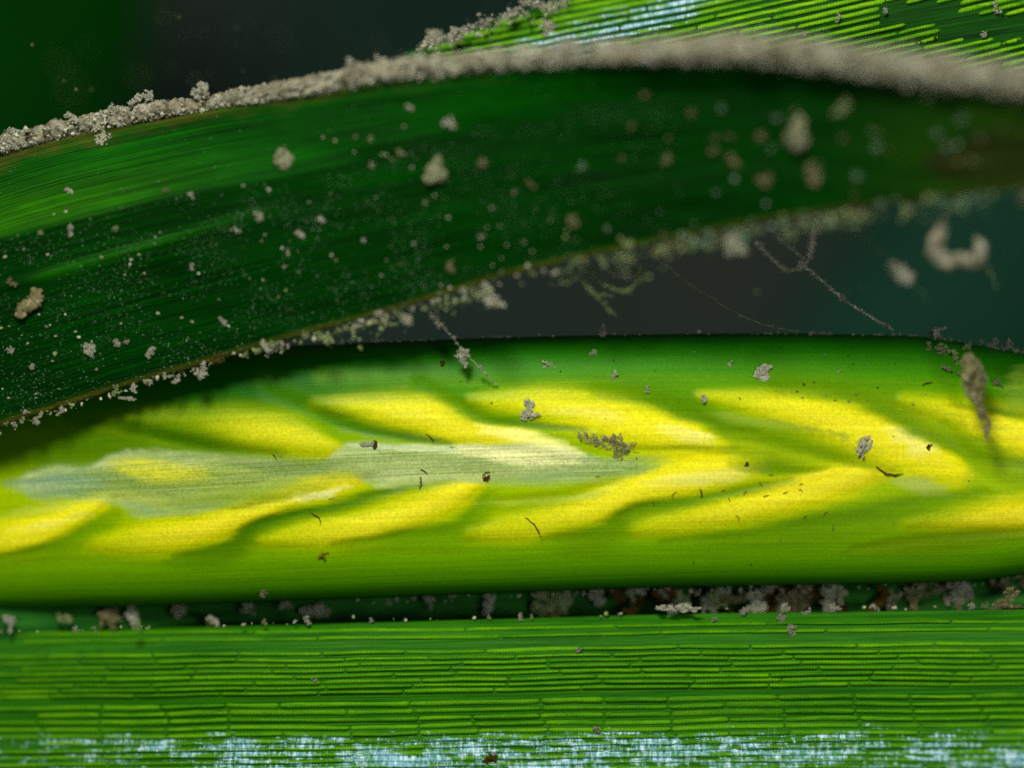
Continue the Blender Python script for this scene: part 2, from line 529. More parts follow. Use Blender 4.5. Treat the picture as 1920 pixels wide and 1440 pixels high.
# whitish inner tissue of the spadix, and spots of glow put into the colour
PALES = [
    ([(30, 908, 18), (80, 905, 34), (180, 902, 36), (250, 900, 40), (330, 900, 30)], (124, 158, 96), 0.85),
    ([(150, 905, 26), (260, 905, 58), (400, 912, 62), (540, 905, 46), (650, 880, 30)], (140, 166, 40), 0.85),
    ([(360, 850, 8), (480, 866, 20), (600, 878, 24), (720, 880, 24)], (112, 142, 62), 0.85),
    ([(200, 868, 10), (290, 880, 30), (380, 890, 18)], (216, 218, 50), 0.9),
    ([(30, 905, 10), (110, 905, 18), (200, 906, 12)], (132, 170, 128), 0.7),
    ([(640, 862, 28), (740, 866, 30), (850, 872, 30), (980, 874, 32), (1080, 870, 26)], (150, 172, 88), 0.95),
    ([(636, 835, 5), (760, 838, 7), (880, 842, 9)], (214, 226, 170), 0.8),
    ([(860, 846, 10), (950, 852, 22), (1030, 854, 24), (1082, 858, 14)], (255, 252, 170), 1.0),
    ([(900, 804, 9), (980, 818, 17), (1050, 832, 12)], (255, 250, 140), 0.9),
    ([(1070, 888, 20), (1160, 878, 26), (1250, 862, 12)], (140, 168, 80), 0.9),
    ([(1200, 908, 6), (1290, 898, 14), (1380, 890, 16), (1430, 880, 8)], (246, 240, 110), 0.75),
    ([(1280, 784, 8), (1360, 786, 16), (1440, 794, 12), (1560, 812, 7), (1650, 850, 5)], (150, 172, 50), 0.8),
    ([(1340, 824, 16), (1400, 842, 26), (1500, 866, 22)], (152, 172, 8), 0.8),
    ([(1676, 903, 8), (1730, 912, 22), (1784, 934, 5)], (172, 188, 84), 0.95),
    ([(1870, 872, 14), (1940, 876, 20), (2000, 880, 14)], (172, 188, 74), 0.85),
    ([(1780, 948, 5), (1860, 936, 7), (1960, 926, 8)], (200, 206, 20), 0.8),
    ([(-20, 970, 6), (110, 950, 10), (220, 930, 12), (330, 950, 10)], (190, 204, 76), 0.6),
    ([(620, 806, 6), (720, 814, 8), (830, 826, 7)], (124, 156, 84), 0.8),
    ([(1670, 806, 10), (1716, 830, 28), (1752, 852, 12)], (248, 240, 120), 0.85),
    ([(1240, 806, 12), (1290, 818, 18), (1340, 830, 8)], (248, 240, 120), 0.85),
    ([(1020, 768, 8), (1100, 774, 12), (1180, 788, 8)], (244, 238, 90), 0.8),
    ([(540, 935, 4), (600, 928, 8), (660, 914, 5)], (248, 246, 150), 0.85),
    ([(700, 915, 2), (750, 914, 5), (786, 912, 3)], (196, 214, 150), 0.8),
    ([(600, 975, 5), (720, 968, 9), (810, 948, 7)], (238, 232, 50), 0.6),
    ([(700, 768, 8), (780, 775, 12), (840, 790, 8)], (236, 232, 60), 0.6),
    ([(30, 992, 6), (90, 982, 10), (150, 962, 6)], (240, 238, 100), 0.6),
    ([(1890, 800, 8), (1905, 720, 26), (1945, 690, 22)], (150, 176, 50), 0.6),
    ([(900, 944, 4), (1020, 938, 6), (1150, 925, 5)], (208, 214, 90), 0.6),
    ([(940, 790, 4), (1030, 800, 6), (1120, 812, 5)], (200, 212, 110), 0.7),
]
sp_pt = curve([(0, 915), (25, 903), (60, 882), (100, 873), (180, 868), (205, 851), (260, 843), (350, 845), (420, 850), (520, 862), (600, 868), (640, 837), (760, 834), (900, 834), (1070, 836), (1100, 850), (1200, 866), (1300, 870)])
sp_pb = curve([(0, 915), (25, 912), (60, 934), (120, 936), (200, 936), (250, 962), (320, 966), (400, 952), (500, 922), (560, 900), (640, 882), (700, 905), (780, 906), (900, 900), (1000, 905), (1100, 898), (1180, 880), (1300, 872)])
SP_ROWS = curve([(-0.1, 0), (0.0, 0), (1, 0)])


def fbm2(px, py, sx, sy, seed=0.0, octs=3):
    out = np.zeros(px.shape)
    amp, tot = 1.0, 0.0
    r = np.random.default_rng(int(seed * 97 + 5))
    for o in range(octs):
        gx = r.random((64, 64))
        X = px / sx * 2**o + 17.3 * o; Y = py / sy * 2**o + 5.1 * o
        xi = np.floor(X).astype(int); yi = np.floor(Y).astype(int)
        fx = X - xi; fy = Y - yi
        fx = fx * fx * (3 - 2 * fx); fy = fy * fy * (3 - 2 * fy)
        a = gx[xi % 64, yi % 64]; b = gx[(xi + 1) % 64, yi % 64]
        c = gx[xi % 64, (yi + 1) % 64]; d = gx[(xi + 1) % 64, (yi + 1) % 64]
        out += amp * ((a * (1 - fx) + b * fx) * (1 - fy) + (c * (1 - fx) + d * fx) * fy)
        tot += amp
        amp *= 0.5
    return out / tot * 2 - 1


KC = 0.86      # from colour seen under the strobe to albedo


def spathe_color(px, py):
    px = np.asarray(px, float); py = np.asarray(py, float)
    t, b = sp_top(px), sp_bot(px)
    v = np.clip((py - t) / (b - t), 0, 1)
    # wobble the coordinates so that no border is a clean stroke
    wx = px + 14 * fbm2(px, py, 90, 26, 1)
    wy = py + 5 * fbm2(px, py, 120, 22, 2)
    wx2 = px + 34 * fbm2(px, py, 60, 7, 12)
    wy2 = py + 6 * fbm2(px, py, 50, 14, 13)
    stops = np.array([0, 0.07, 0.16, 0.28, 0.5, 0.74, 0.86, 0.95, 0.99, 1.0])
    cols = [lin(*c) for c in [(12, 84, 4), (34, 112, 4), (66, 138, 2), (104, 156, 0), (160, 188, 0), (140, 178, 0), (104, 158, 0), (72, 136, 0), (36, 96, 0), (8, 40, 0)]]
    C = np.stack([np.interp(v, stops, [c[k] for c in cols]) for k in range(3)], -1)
    # left part is more yellow low down, high up the front blade's shade is in the colour
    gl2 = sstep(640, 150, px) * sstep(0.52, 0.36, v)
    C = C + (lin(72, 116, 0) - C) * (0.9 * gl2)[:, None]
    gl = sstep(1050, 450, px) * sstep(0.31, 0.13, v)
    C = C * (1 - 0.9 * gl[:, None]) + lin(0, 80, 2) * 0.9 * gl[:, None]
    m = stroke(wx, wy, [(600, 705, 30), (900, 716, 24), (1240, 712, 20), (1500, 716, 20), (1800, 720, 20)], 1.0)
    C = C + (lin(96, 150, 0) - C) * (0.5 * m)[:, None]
    # whitish spadix tissue, granular, seen in the middle
    pt = sp_pt(px) + 5 * fbm2(px, py, 22, 9, 15); pb = sp_pb(px) + 9 * fbm2(px, py, 50, 9, 16)
    pm = sstep(-3, 7, py - pt) * sstep(-9, 9, pb - py) * sstep(18, 50, px) * sstep(1270, 1150, px)
    g1 = 0.5 + 0.5 * fbm2(px, py, 150, 10, 17); g2 = 0.5 + 0.5 * fbm2(px, py, 5, 4, 18)
    pc = lin(118, 158, 104) + (lin(222, 228, 152) - lin(118, 158, 104)) * np.clip(g1 * 1.3 - 0.15, 0, 1)[:, None]
    pc = pc * (0.8 + 0.4 * g2)[:, None]
    for _, pts, c, s in SEEDS:
        big = [(a, b2, w2 * 1.45) for a, b2, w2 in pts]
        m = stroke(wx, wy, big, 0.95)
        C = C + (lin(176, 194, 0) - C) * (0.75 * m * s * (1 if c[0] != 206 else 0.3))[:, None]
    for _, pts, c, s in SEEDS:
        m, par = stroke(wx, wy, [(a, b2, w2 * 1.75) for a, b2, w2 in pts], 1.0, along=True)
        rt = sstep(-0.05, 0.6, par)
        if c[0] == 206: rt = rt * sstep(0.3, 0.85, par)  # leftmost upper seed: shadow over its root put into the colour
        fib = 1 + 0.35 * fbm2(px, py, 220, 8, 3) + 0.25 * fbm2(px, py, 90, 40, 23)
        k = np.clip(1.25 * m * fib, 0, 1) * s * (0.2 + 0.8 * rt)
        C = C + (lin(*c) - C) * k[:, None]
        m2 = stroke(wx, wy, [(a, b2, w2 * 0.9) for a, b2, w2 in pts], 1.0)
        k = np.clip(m2 * fib, 0, 1) * s * rt * sstep(1.02, 0.85, par)
        C = C + (lin(248, 236, 50) - C) * (0.6 * k)[:, None]  # glow of the seed cores put into the colour
    C = C + (pc - C) * (0.85 * pm)[:, None]
    for pts, c, s in PALES:
        m, par = stroke(wx2, wy2, [(a, b2, w2 * 1.12) for a, b2, w2 in pts], 0.65, along=True)
        r_ = (0.85 + 0.5 * fbm2(px, py, 110, 6, 4)) * (0.25 + 0.75 * np.sin(np.pi * (0.04 + 0.92 * par)) ** 0.7)
        C = C + (lin(*c) - C) * np.clip(m * s * r_, 0, 1)[:, None]
    for pts, c, s in FOLDS:
        m, par = stroke(wx, wy, [(a, b2, w2 * 0.9) for a, b2, w2 in pts], 0.95, along=True, side=1 if pts[-1][1] > pts[0][1] else -1)
        C = C + (lin(*c) - C) * np.clip(m * s * 1.0 * (0.3 + 0.7 * np.sin(np.pi * (0.06 + 0.9 * par)) ** 0.6), 0, 1)[:, None]
    k = 1 + 0.10 * fbm2(px, py, 260, 7, 6, 3)
    return np.clip(C * k[:, None] * KC, 0, 1)


def spathe_height(px, py):
    """extra relief towards the camera"""
    sh = px.shape
    px = px.ravel(); py = py.ravel()
    h = np.zeros(px.shape)
    for _, pts, c, s in SEEDS:
        m = stroke(px, py, [(a, b2, w2 * 1.25) for a, b2, w2 in pts], 1.0, 26)
        h = np.maximum(h, 0.035 * m)
    for pts, c, s in FOLDS:
        h -= 0.02 * stroke(px, py, pts, 1.0, 26)
    return h.reshape(sh)


def spathe_y(px, py):
    t, b = sp_top(px), sp_bot(px)
    v = np.clip((py - t) / (b - t), 0, 1)
    q = np.clip(1 - np.abs(2 * v - 1) ** 3.6, 0, 1) ** 0.5
    back = 0.9 * sstep(700, -200, px)
    return 0.38 + back - 0.66 * q - spathe_height(px, py) * q


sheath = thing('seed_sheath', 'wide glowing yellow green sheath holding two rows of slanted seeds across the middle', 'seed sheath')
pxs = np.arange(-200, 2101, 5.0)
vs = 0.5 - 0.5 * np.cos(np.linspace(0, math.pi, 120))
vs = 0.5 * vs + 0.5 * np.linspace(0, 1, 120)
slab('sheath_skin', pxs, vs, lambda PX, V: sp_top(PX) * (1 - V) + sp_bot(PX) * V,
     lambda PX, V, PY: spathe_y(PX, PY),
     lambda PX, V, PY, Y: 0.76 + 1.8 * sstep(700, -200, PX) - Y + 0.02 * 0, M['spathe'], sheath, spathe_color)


def flush_patch(name, pts, mat, parent, wk=1.0, lift=0.004, n=70, m=19):
    X, Y, Wd = poly_samples(pts, n)
    dx, dy = np.gradient(X), np.gradient(Y)
    ln = np.hypot(dx, dy); nx_, ny_ = -dy / ln, dx / ln
    tt = np.linspace(0, 1, n)
    cap = np.sqrt(np.clip(1 - (np.abs(2 * tt - 1)) ** 5, 0, 1)) * 0.98 + 0.02
    s = np.linspace(-1, 1, m)
    wob = 1 + 0.14 * fbm2(X, Y, 40, 40, 8)
    PX = X[:, None] + nx_[:, None] * (Wd * wk * cap * wob)[:, None] * s[None, :]
    PY = Y[:, None] + ny_[:, None] * (Wd * wk * cap * wob)[:, None] * s[None, :]
    YY = spathe_y(PX, PY)
    edge = np.minimum(1 - s[None, :] ** 4, (1 - (2 * tt - 1) ** 8)[:, None])
    YF = YY - lift * edge + 0.003 * (1 - edge)
    YB = YY + 0.05 + 0.12 * edge
    def P(Yv):
        k = (D + Yv) / D
        return np.stack([(PX - 960) / 120 * k, Yv, (720 - PY) / 120 * k], -1).reshape(-1, 3)
    A, B = P(YF), P(YB)
    nn = n * m
    F = grid_faces(n, m, 0, True) + grid_faces(n, m, nn)
    for i in range(n - 1):
        F.append((i * m, (i + 1) * m, (i + 1) * m + nn, i * m + nn))
        F.append(((i + 1) * m + m - 1, i * m + m - 1, i * m + m - 1 + nn, (i + 1) * m + m - 1 + nn))
    for j in range(m - 1):
        F.append((j + 1, j, j + nn, j + 1 + nn))
        a = (n - 1) * m + j
        F.append((a, a + 1, a + 1 + nn, a + nn))
    V0 = (PY - sp_top(PX)) / (sp_bot(PX) - sp_top(PX))
    uv = np.stack([PX / 120, V0], -1).reshape(-1, 2)
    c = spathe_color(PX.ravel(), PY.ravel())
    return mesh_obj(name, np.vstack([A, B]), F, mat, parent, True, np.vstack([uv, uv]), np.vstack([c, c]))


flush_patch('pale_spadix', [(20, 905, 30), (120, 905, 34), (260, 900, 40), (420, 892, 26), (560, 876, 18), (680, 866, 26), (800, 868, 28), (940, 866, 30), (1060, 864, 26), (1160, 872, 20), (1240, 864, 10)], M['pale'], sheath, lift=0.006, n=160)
for side, pts, c, s in SEEDS:
    flush_patch('seed', pts, M['seed'], sheath, wk=1.2)

# ------------------------------------------------------------------ dark blade in front
fb_top = curve([(-200, 350), (0, 285), (100, 255), (250, 222), (400, 192), (560, 170), (700, 148), (850, 128), (960, 116), (1100, 106), (1250, 102), (1400, 104), (1550, 118), (1700, 138), (1920, 168), (2100, 190)])
fb_bot = curve([(-200, 870), (0, 800), (100, 768), (200, 736), (350, 692), (500, 648), (600, 620), (740, 582), (850, 547), (960, 514), (1050, 492), (1250, 452), (1400, 420), (1550, 397), (1700, 378), (1920, 350), (2100, 330)])
fb_y0 = curve([(-200, 0.0), (300, -0.25), (700, -0.8), (1100, -1.55), (1500, -2.3), (1920, -2.9), (2100, -3.1)])
fb_topoff = curve([(-200, 0.25), (300, 0.15), (600, -0.2), (900, -0.5), (1300, -0.75), (1700, -0.6), (2100, -0.4)])
fb_ridge = curve([(-200, 0.30), (0, 0.31), (300, 0.33), (550, 0.34), (800, 0.30), (1000, 0.25), (1400, 0.2), (2100, 0.2)])


def front_y(px, py):
    px = np.asarray(px, float); py = np.asarray(py, float)
    t, b = fb_top(px), fb_bot(px)
    v = np.clip((py - t) / (b - t), 0, 1)
    r = fb_ridge(px)
    up = np.clip((r - v) / r, 0, 1)
    dn = np.clip((v - r) / (1 - r), 0, 1)
    y = fb_y0(px) + fb_topoff(px) * up + sstep(900, 0, px) * 0.22 * up
    y = y - 0.30 * (1 - up) * (1 - dn) + 0.10 * dn**1.2 - 0.25
    y += 0.03 * fbm2(px, py, 300, 60, 21)
    # raised vein
    vein = fb_bot(px) * 0 + (528 - (px - 40) * 0.29)
    y -= 0.035 * np.exp(-((py - vein) / 9.0) ** 2) * sstep(560, 380, px)
    return y


def front_color(px, py):
    t, b = fb_top(px), fb_bot(px)
    v = np.clip((py - t) / (b - t), 0, 1)
    r = fb_ridge(px)
    n = fbm2(px, py, 160, 18, 31)
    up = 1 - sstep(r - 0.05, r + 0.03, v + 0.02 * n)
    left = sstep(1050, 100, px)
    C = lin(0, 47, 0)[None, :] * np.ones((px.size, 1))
    C = C + (lin(2, 66, 0) - C) * (up * sstep(1750, 600, px))[:, None]  # here and next: light on the bent upper part put into the colour
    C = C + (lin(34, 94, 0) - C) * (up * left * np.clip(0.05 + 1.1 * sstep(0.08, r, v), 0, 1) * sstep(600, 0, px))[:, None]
    vein = 528 - (px - 40) * 0.29
    vm = np.exp(-((py - vein) / 10.0) ** 2) * sstep(620, 250, px) * sstep(20, 110, px)
    C = C + (lin(26, 100, 6) - C) * (0.75 * vm)[:, None]
    # brown withered spot at the right end, brown stain under the crust
    sp = stroke(px, py, [(1760, 305, 40), (1850, 300, 80), (1980, 295, 110)], 1.0)
    C = C + (lin(20, 18, 10) - C) * (np.clip(1.6 * sp, 0, 1))[:, None]
    C = C + (lin(58, 84, 10) - C) * (0.5 * sstep(1500, 1900, px) * (0.5 + 0.5 * n))[:, None]
    st = sstep(0.09, 0.0, v + 0.04 * fbm2(px, py, 25, 12, 33))
    C = C + (lin(78, 62, 24) - C) * (0.6 * st * sstep(1200, 300, px))[:, None]
    lo = sstep(0.965, 1.0, v)
    C = C + (lin(88, 84, 20) - C) * (0.6 * lo)[:, None]
    C = C * (1 + 0.35 * fbm2(px, py, 170, 34, 34) + 0.15 * fbm2(px, py, 30, 12, 35))[:, None]
    return np.clip(C, 0, 1)


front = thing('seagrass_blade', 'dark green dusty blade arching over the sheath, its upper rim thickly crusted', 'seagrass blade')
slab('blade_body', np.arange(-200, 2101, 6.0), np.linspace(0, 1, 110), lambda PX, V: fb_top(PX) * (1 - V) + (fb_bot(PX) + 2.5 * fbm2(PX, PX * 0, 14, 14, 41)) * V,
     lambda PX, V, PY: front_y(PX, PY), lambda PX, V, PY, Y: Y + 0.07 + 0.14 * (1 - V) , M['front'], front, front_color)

# crust on the rim: lumpy closed tube
cr_top = curve([(-200, 300), (0, 252), (100, 230), (200, 207), (280, 192), (360, 184), (480, 160), (600, 138), (700, 114), (850, 98), (960, 88), (1100, 74), (1250, 66), (1420, 60), (1550, 72), (1700, 92), (1920, 116), (2100, 140)])
cr_bot = curve([(-200, 345), (0, 292), (100, 262), (250, 232), (400, 205), (560, 182), (700, 158), (850, 140), (960, 130), (1100, 122), (1250, 118), (1400, 122), (1550, 138), (1700, 160), (1920, 186), (2100, 206)])


def crust_tube(name, pxs, top, bot, yfun, mat, parent, amp=0.35, ring=18, ky=1.0):
    V = []; F = []
    n = len(pxs)
    for px in pxs:
        c = float(top(px) + bot(px)) / 2; r = float(bot(px) - top(px)) / 2 / 120
        y = float(yfun(px))
        base = Vector(W(px, c, y))
        for j in range(ring):
            a = 2 * math.pi * j / ring
            d = Vector((0, -math.sin(a) * ky, math.cos(a)))
            q = base + d * r
            nn = noise.fractal(Vector((q.x * 2.4, q.y * 2.4, q.z * 2.4)), 0.8, 2.2, 5)
            n2 = abs(noise.noise(q * 9.0))
            nn3 = max(0, noise.noise(Vector((q.x * 3.1, 7.7, q.z * 3.0)))) ** 2 * 1.2
            n4 = noise.fractal(Vector((q.x * 14, q.y * 14, q.z * 14)), 0.9, 2.0, 3)
            n5 = noise.noise(Vector((q.x * 34, q.y * 34, q.z * 34)))
            rr = r * (0.95 - 0.25 * min(1, max(0, (px - 350) / 500))) * (1.0 + amp * nn * 0.8 + 0.10 * n2 + 0.2 * n4 + 0.14 * n5 + nn3 * (1 if math.cos(a) > 0 else 0.3))
            V.append(base + d * rr + Vector((0.05 * noise.noise(q * 7), 0, 0)))
    for i in range(n - 1):
        for j in range(ring):
            a = i * ring + j; b = i * ring + (j + 1) % ring
            F.append((a, b, b + ring, a + ring))
    F.append(tuple(range(ring))[::-1]); F.append(tuple(range((n - 1) * ring, n * ring)))
    return mesh_obj(name, V, F, mat, parent)


crust_tube('sediment_crust', np.arange(-200, 2100, 2.0), cr_top, lambda px: cr_bot(px) + 3, lambda px: front_y(px, fb_top(px)) + 0.02, M['crust'], front, 0.45, 32)


# ------------------------------------------------------------------ sediment crumbs
def crumb_mesh(name, seed, elong=1.0, nballs=16, vox=0.062):
    rnd = random.Random(seed)
    bm = bmesh.new()
    p = Vector((0, 0, 0))
    pts = []
    for i in range(nballs):
        if pts: p = (rnd.choice(pts) if rnd.random() < 0.6 else p) + Vector((rnd.gauss(0, 0.22) * elong, rnd.gauss(0, 0.14), rnd.gauss(0, 0.22)))
        pts.append(p.copy())
        r = rnd.uniform(0.07, 0.24)
        mtx = Matrix.Translation(p) @ Euler((rnd.random() * 6, rnd.random() * 6, rnd.random() * 6)).to_matrix().to_4x4() @ Matrix.Diagonal((r, r * 0.7, r * 1.2, 1))
        bmesh.ops.create_icosphere(bm, subdivisions=1, radius=1, matrix=mtx)
    me = bpy.data.meshes.new('tmp'); bm.to_mesh(me); bm.free()
    o = bpy.data.objects.new('tmp', me); COL.objects.link(o)
    md = o.modifiers.new('r', 'REMESH'); md.mode = 'VOXEL'; md.voxel_size = vox
    dg = bpy.context.evaluated_depsgraph_get()
    me2 = bpy.data.meshes.new_from_object(o.evaluated_get(dg))
    bpy.data.objects.remove(o); bpy.data.meshes.remove(me)
    bm = bmesh.new(); bm.from_mesh(me2)
    # keep the largest island
    seen = set(); best = []
    for v in bm.verts:
        if v in seen: continue
        st = [v]; isl = []
        seen.add(v)
        while st:
            q = st.pop(); isl.append(q)
            for e in q.link_edges:
                o2 = e.other_vert(q)
                if o2 not in seen: seen.add(o2); st.append(o2)
        if len(isl) > len(best): best = isl
    bs = set(best)
    bmesh.ops.delete(bm, geom=[v for v in bm.verts if v not in bs], context='VERTS')
    mx = max(max(abs(c) for c in v.co) for v in bm.verts)
    cen = sum((v.co for v in bm.verts), Vector()) / len(bm.verts)
    for v in bm.verts:
        n = noise.fractal(v.co * 3.2 + Vector((seed, 0, 0)), 0.7, 2.1, 4)
        v.co = (v.co - cen) + v.normal * 0.10 * n + v.normal * 0.05 * noise.noise(v.co * 17)
    mx = max(max(abs(v.co.x), abs(v.co.z)) for v in bm.verts)
    for v in bm.verts:
        v.co = v.co / mx
    bm.to_mesh(me2); bm.free()
    me2.polygons.foreach_set('use_smooth', [False] * len(me2.polygons))
    me2.name = name
    return me2


PROTO = [crumb_mesh('crumb', 10 + k, elong=(1.0, 1.4, 1.0, 1.9)[k % 4], nballs=(38, 60, 26, 46)[k % 4]) for k in range(14)]
LONG = [crumb_mesh('scrap', 50 + k, elong=3.0, nballs=50) for k in range(4)]
PM = {}


def with_mat(me, mat):
    key = (me.name, mat.name)
    if key not in PM:
        c = me.copy(); c.materials.clear(); c.materials.append(mat)
        PM[key] = c
    return PM[key]


TINY = {}


def crumb(name, px, py, y, size, label, cat='sediment crumb', group=None, mat='sed', k=None, ang=None, sx=1.0, sz=1.0, parent=None, longish=False, flat=0.6):
    """size: half extent in photo pixels; those of a crowd under about 9 pixels across join the fine grains"""
    if group and size < 5.4 and name == 'sediment_crumb':
        TINY.setdefault(mat, []).append((W(px, py, y), size / 120.0))
        return None
    base = (LONG if longish else PROTO)
    me = with_mat(base[(k if k is not None else random.randrange(99)) % len(base)], M[mat])
    o = bpy.data.objects.new(name, me)
    COL.objects.link(o)
    o.location = W(px, py, y)
    s = size / 120.0
    o.scale = (s * sx, s * flat, s * sz)
    o.rotation_euler = (0, random.random() * 6.28 if ang is None else math.radians(ang), 0)
    if parent is not None: o.parent = parent
    else: tag(o, label, cat, group)
    return o


def fy_(px, py): return float(front_y(np.array([px]), np.array([py]))[0])
def sy_(px, py): return float(spathe_y(np.array([px], float), np.array([py], float))[0])


def rod(name, pts, y, mat, label, cat, parent=None, rough=0.5, flat=0.7):
    """one solid lumpy scrap along (px, py, half width)"""
    X, Y, Wd = poly_samples(pts, 90)
    cx, cy = float(X.mean()), float(Y.mean())
    base = Vector(W(cx, cy, y))
    P3 = [Vector(W(a, b2, y)) - base for a, b2 in zip(X, Y)]
    V = []; F = []; ring = 28; n_ = len(P3)
    for i, c in enumerate(P3):
        d = (P3[min(n_ - 1, i + 1)] - P3[max(0, i - 1)]).normalized()
        n1 = d.cross(Vector((0, 1, 0))).normalized(); n2 = Vector((0, 1, 0))
        t = i / (n_ - 1)
        capk = math.sqrt(max(0.02, 1 - abs(2 * t - 1) ** 6))
        for j in range(ring):
            a = 2 * math.pi * j / ring
            dd = n1 * math.cos(a) + n2 * math.sin(a) * flat
            q = c + dd * Wd[i] / 120
            k = Wd[i] / 120 * capk * (1 + rough * noise.fractal(q * 7.0 + Vector((cx, cy, 0)) * 0.01, 0.7, 2.1, 5) + rough * 0.6 * noise.noise(q * 24) + rough * 0.4 * noise.noise(q * 55))
            V.append(c + dd * k)
    for i in range(n_ - 1):
        for j in range(ring):
            a = i * ring + j; b = i * ring + (j + 1) % ring
            F.append((a, b, b + ring, a + ring))
    F.append(tuple(range(ring))[::-1]); F.append(tuple(range((n_ - 1) * ring, n_ * ring)))
    o = mesh_obj(name, V, F, M[mat], parent, True)
    o.location = base
    if parent is None: tag(o, label, cat)
    return o


# named crumbs on the dark blade
for px, py, s, lab, mat, kw in [
    (540, 303, 8, 'small pale crumb at the foot of the wedge shaped one', 'sed', dict(k=2)),
    (533, 500, 6, 'small pale crumb low on the dark band', 'sed', dict(k=2)),
    (843, 230, 17, 'pale heart shaped crumb under the crusted rim above the comma shaped fleck', 'sed', dict(k=5)),
    (768, 202, 10, 'small round pale crumb close under the crusted rim left of the heart shaped one', 'sed', dict(k=6)),
    (312, 358, 11, 'reddish brown crumb on the bright striped part of the dark blade', 'sed_tan', dict(k=3)),
    (358, 365, 11, 'pale crumb just right of the reddish brown one on the striped part', 'sed', dict(k=2)),
    (130, 358, 12, 'pale crumb at the far left of the striped bright part', 'sed', dict(k=6)),
    (132, 432, 14, 'grey double crumb at the edge where the striped part turns dark', 'sed_grey', dict(sx=0.6, sz=1.2, k=4)),
    (485, 405, 17, 'pale ragged crumb on the dark band right of the vein', 'sed_grey', dict(sx=0.8, k=9)),
    (602, 412, 13, 'pale oblong crumb in the middle left of the dark blade', 'sed', dict(sx=0.7, k=10)),
    (563, 440, 13, 'round cream crumb just below the oblong one', 'sed', dict(k=6)),
    (22, 530, 13, 'tan crumb at the left frame edge above the largest tan scrap', 'sed_tan', dict(k=7)),
    (168, 655, 19, 'pale ragged crumb on the lower left of the dark blade', 'sed', dict(sx=0.8, k=8)),
    (283, 660, 17, 'dull mauve grey round crumb near the lower rim of the dark blade', 'sed_grey', dict(k=6)),
    (418, 602, 14, 'mauve grey crumb in the lower middle of the dark blade', 'sed_grey', dict(k=1)),
    (48, 772, 10, 'small white crumb hanging on the rim at the left frame edge', 'sed', dict(k=2)),
    (498, 648, 18, 'large round cream crumb stuck on the lower rim of the dark blade', 'sed', dict(k=6)),
    (408, 674, 17, 'olive flake on the lower rim left of the round cream crumb', 'brown', dict(sx=1.2, sz=0.8, k=5)),
    (845, 500, 18, 'tan forked crumb above the lower rim in the middle of the dark blade', 'sed_tan', dict(k=9, sx=0.7, sz=1.2)),
    (1075, 415, 16, 'tan crumb in the centre of the dark blade', 'sed_tan', dict(k=4)),
    (1525, 325, 30, 'broad blurred tan fleck directly below the large blurred fleck', 'sed_tan', dict(k=0)),
    (1435, 338, 20, 'blurred tan square fleck left of the broad one', 'sed_tan', dict(k=5)),
    (1580, 200, 20, 'faint blurred green grey fleck under the right part of the crust', 'sed_green', dict(k=3, sx=1.4)),
    (1250, 298, 14, 'blurred tan dot in the middle right of the dark blade', 'sed_tan', dict(k=6)),
    (1375, 300, 16, 'blurred tan speck between two larger flecks on the dark blade', 'sed_tan', dict(k=7)),
    (995, 345, 10, 'small tan dash alone in the darkest part of the blade', 'sed_tan', dict(k=7, sx=1.4, sz=0.7)),
    (905, 305, 11, 'small tan crumb right of the comma shaped fleck', 'sed_tan', dict(k=8)),
]:
    crumb('sediment_crumb', px, py, fy_(px, py) - 0.02, s * 0.85, lab, mat=mat, flat=0.3, **kw)

rod('sediment_fleck', [(831, 279, 3), (824, 294, 5), (815, 310, 8), (812, 324, 14), (824, 326, 14), (838, 322, 9)], fy_(820, 310) - 0.02, 'fleck', 'pale comma shaped fleck with a thin upward tail on the dark blade', 'sediment fleck', rough=0.6, flat=0.25)
rod('sediment_fleck', [(524, 277, 5), (528, 290, 12), (536, 304, 16), (544, 314, 14)], fy_(533, 300) - 0.02, 'fleck', 'pale wedge shaped fleck on the bright green upper part of the dark blade', 'sediment fleck', rough=0.6, flat=0.25)
rod('sediment_fleck', [(58, 540, 8), (66, 555, 14), (52, 572, 12), (38, 582, 10), (48, 594, 9)], fy_(52, 565) - 0.05, 'sed_tan', 'largest tan scrap near the left edge of the dark blade', 'sediment fleck', rough=0.6, flat=0.5)
rod('sediment_fleck', [(1506, 212, 8), (1498, 235, 14), (1494, 258, 20), (1506, 280, 16)], fy_(1500, 250) - 0.03, 'fleck', 'large blurred tan fleck on the right part of the dark blade', 'sediment fleck', rough=0.5, flat=0.5)

# crumbs in between, scattered over the dark blade, which nothing tells apart
clusters = [(440, 450, 60, 22), (250, 470, 160, 60), (700, 290, 70, 30), (120, 620, 110, 80), (330, 600, 160, 60), (600, 540, 130, 50), (740, 400, 120, 70), (950, 440, 100, 40), (20, 690, 60, 60)]
n = 0
while n < 120:
    cx, cy, ax, ay = random.choice(clusters)
    px, py = random.gauss(cx, ax), random.gauss(cy, ay)
    if not (0 < px < 1150 and fb_top(px) + 70 < py < fb_bot(px) - 8): continue
    s = min(9, 2.2 + random.expovariate(0.55))
    crumb('sediment_crumb', px, py, fy_(px, py) - 0.015, s, 'tiny pale sediment crumb on the dusty left half of the dark blade',
          group='tiny pale crumbs dusting the dark blade', mat=random.choice(['sed', 'sed', 'sed_grey', 'sed_green']))
    n += 1
for i in range(46):
    px = random.uniform(1000, 1900)
    py = random.uniform(float(fb_top(px)) + 60, float(fb_bot(px)) - 10)
    if px < 1300 and random.random() < 0.5: continue
    crumb('sediment_crumb', px, py, fy_(px, py) - 0.02, random.uniform(4, 11), 'blurred tan green crumb on the right half of the dark blade',
          group='blurred crumbs on the right half of the dark blade', mat=random.choice(['sed_tan', 'dust', 'dust']))


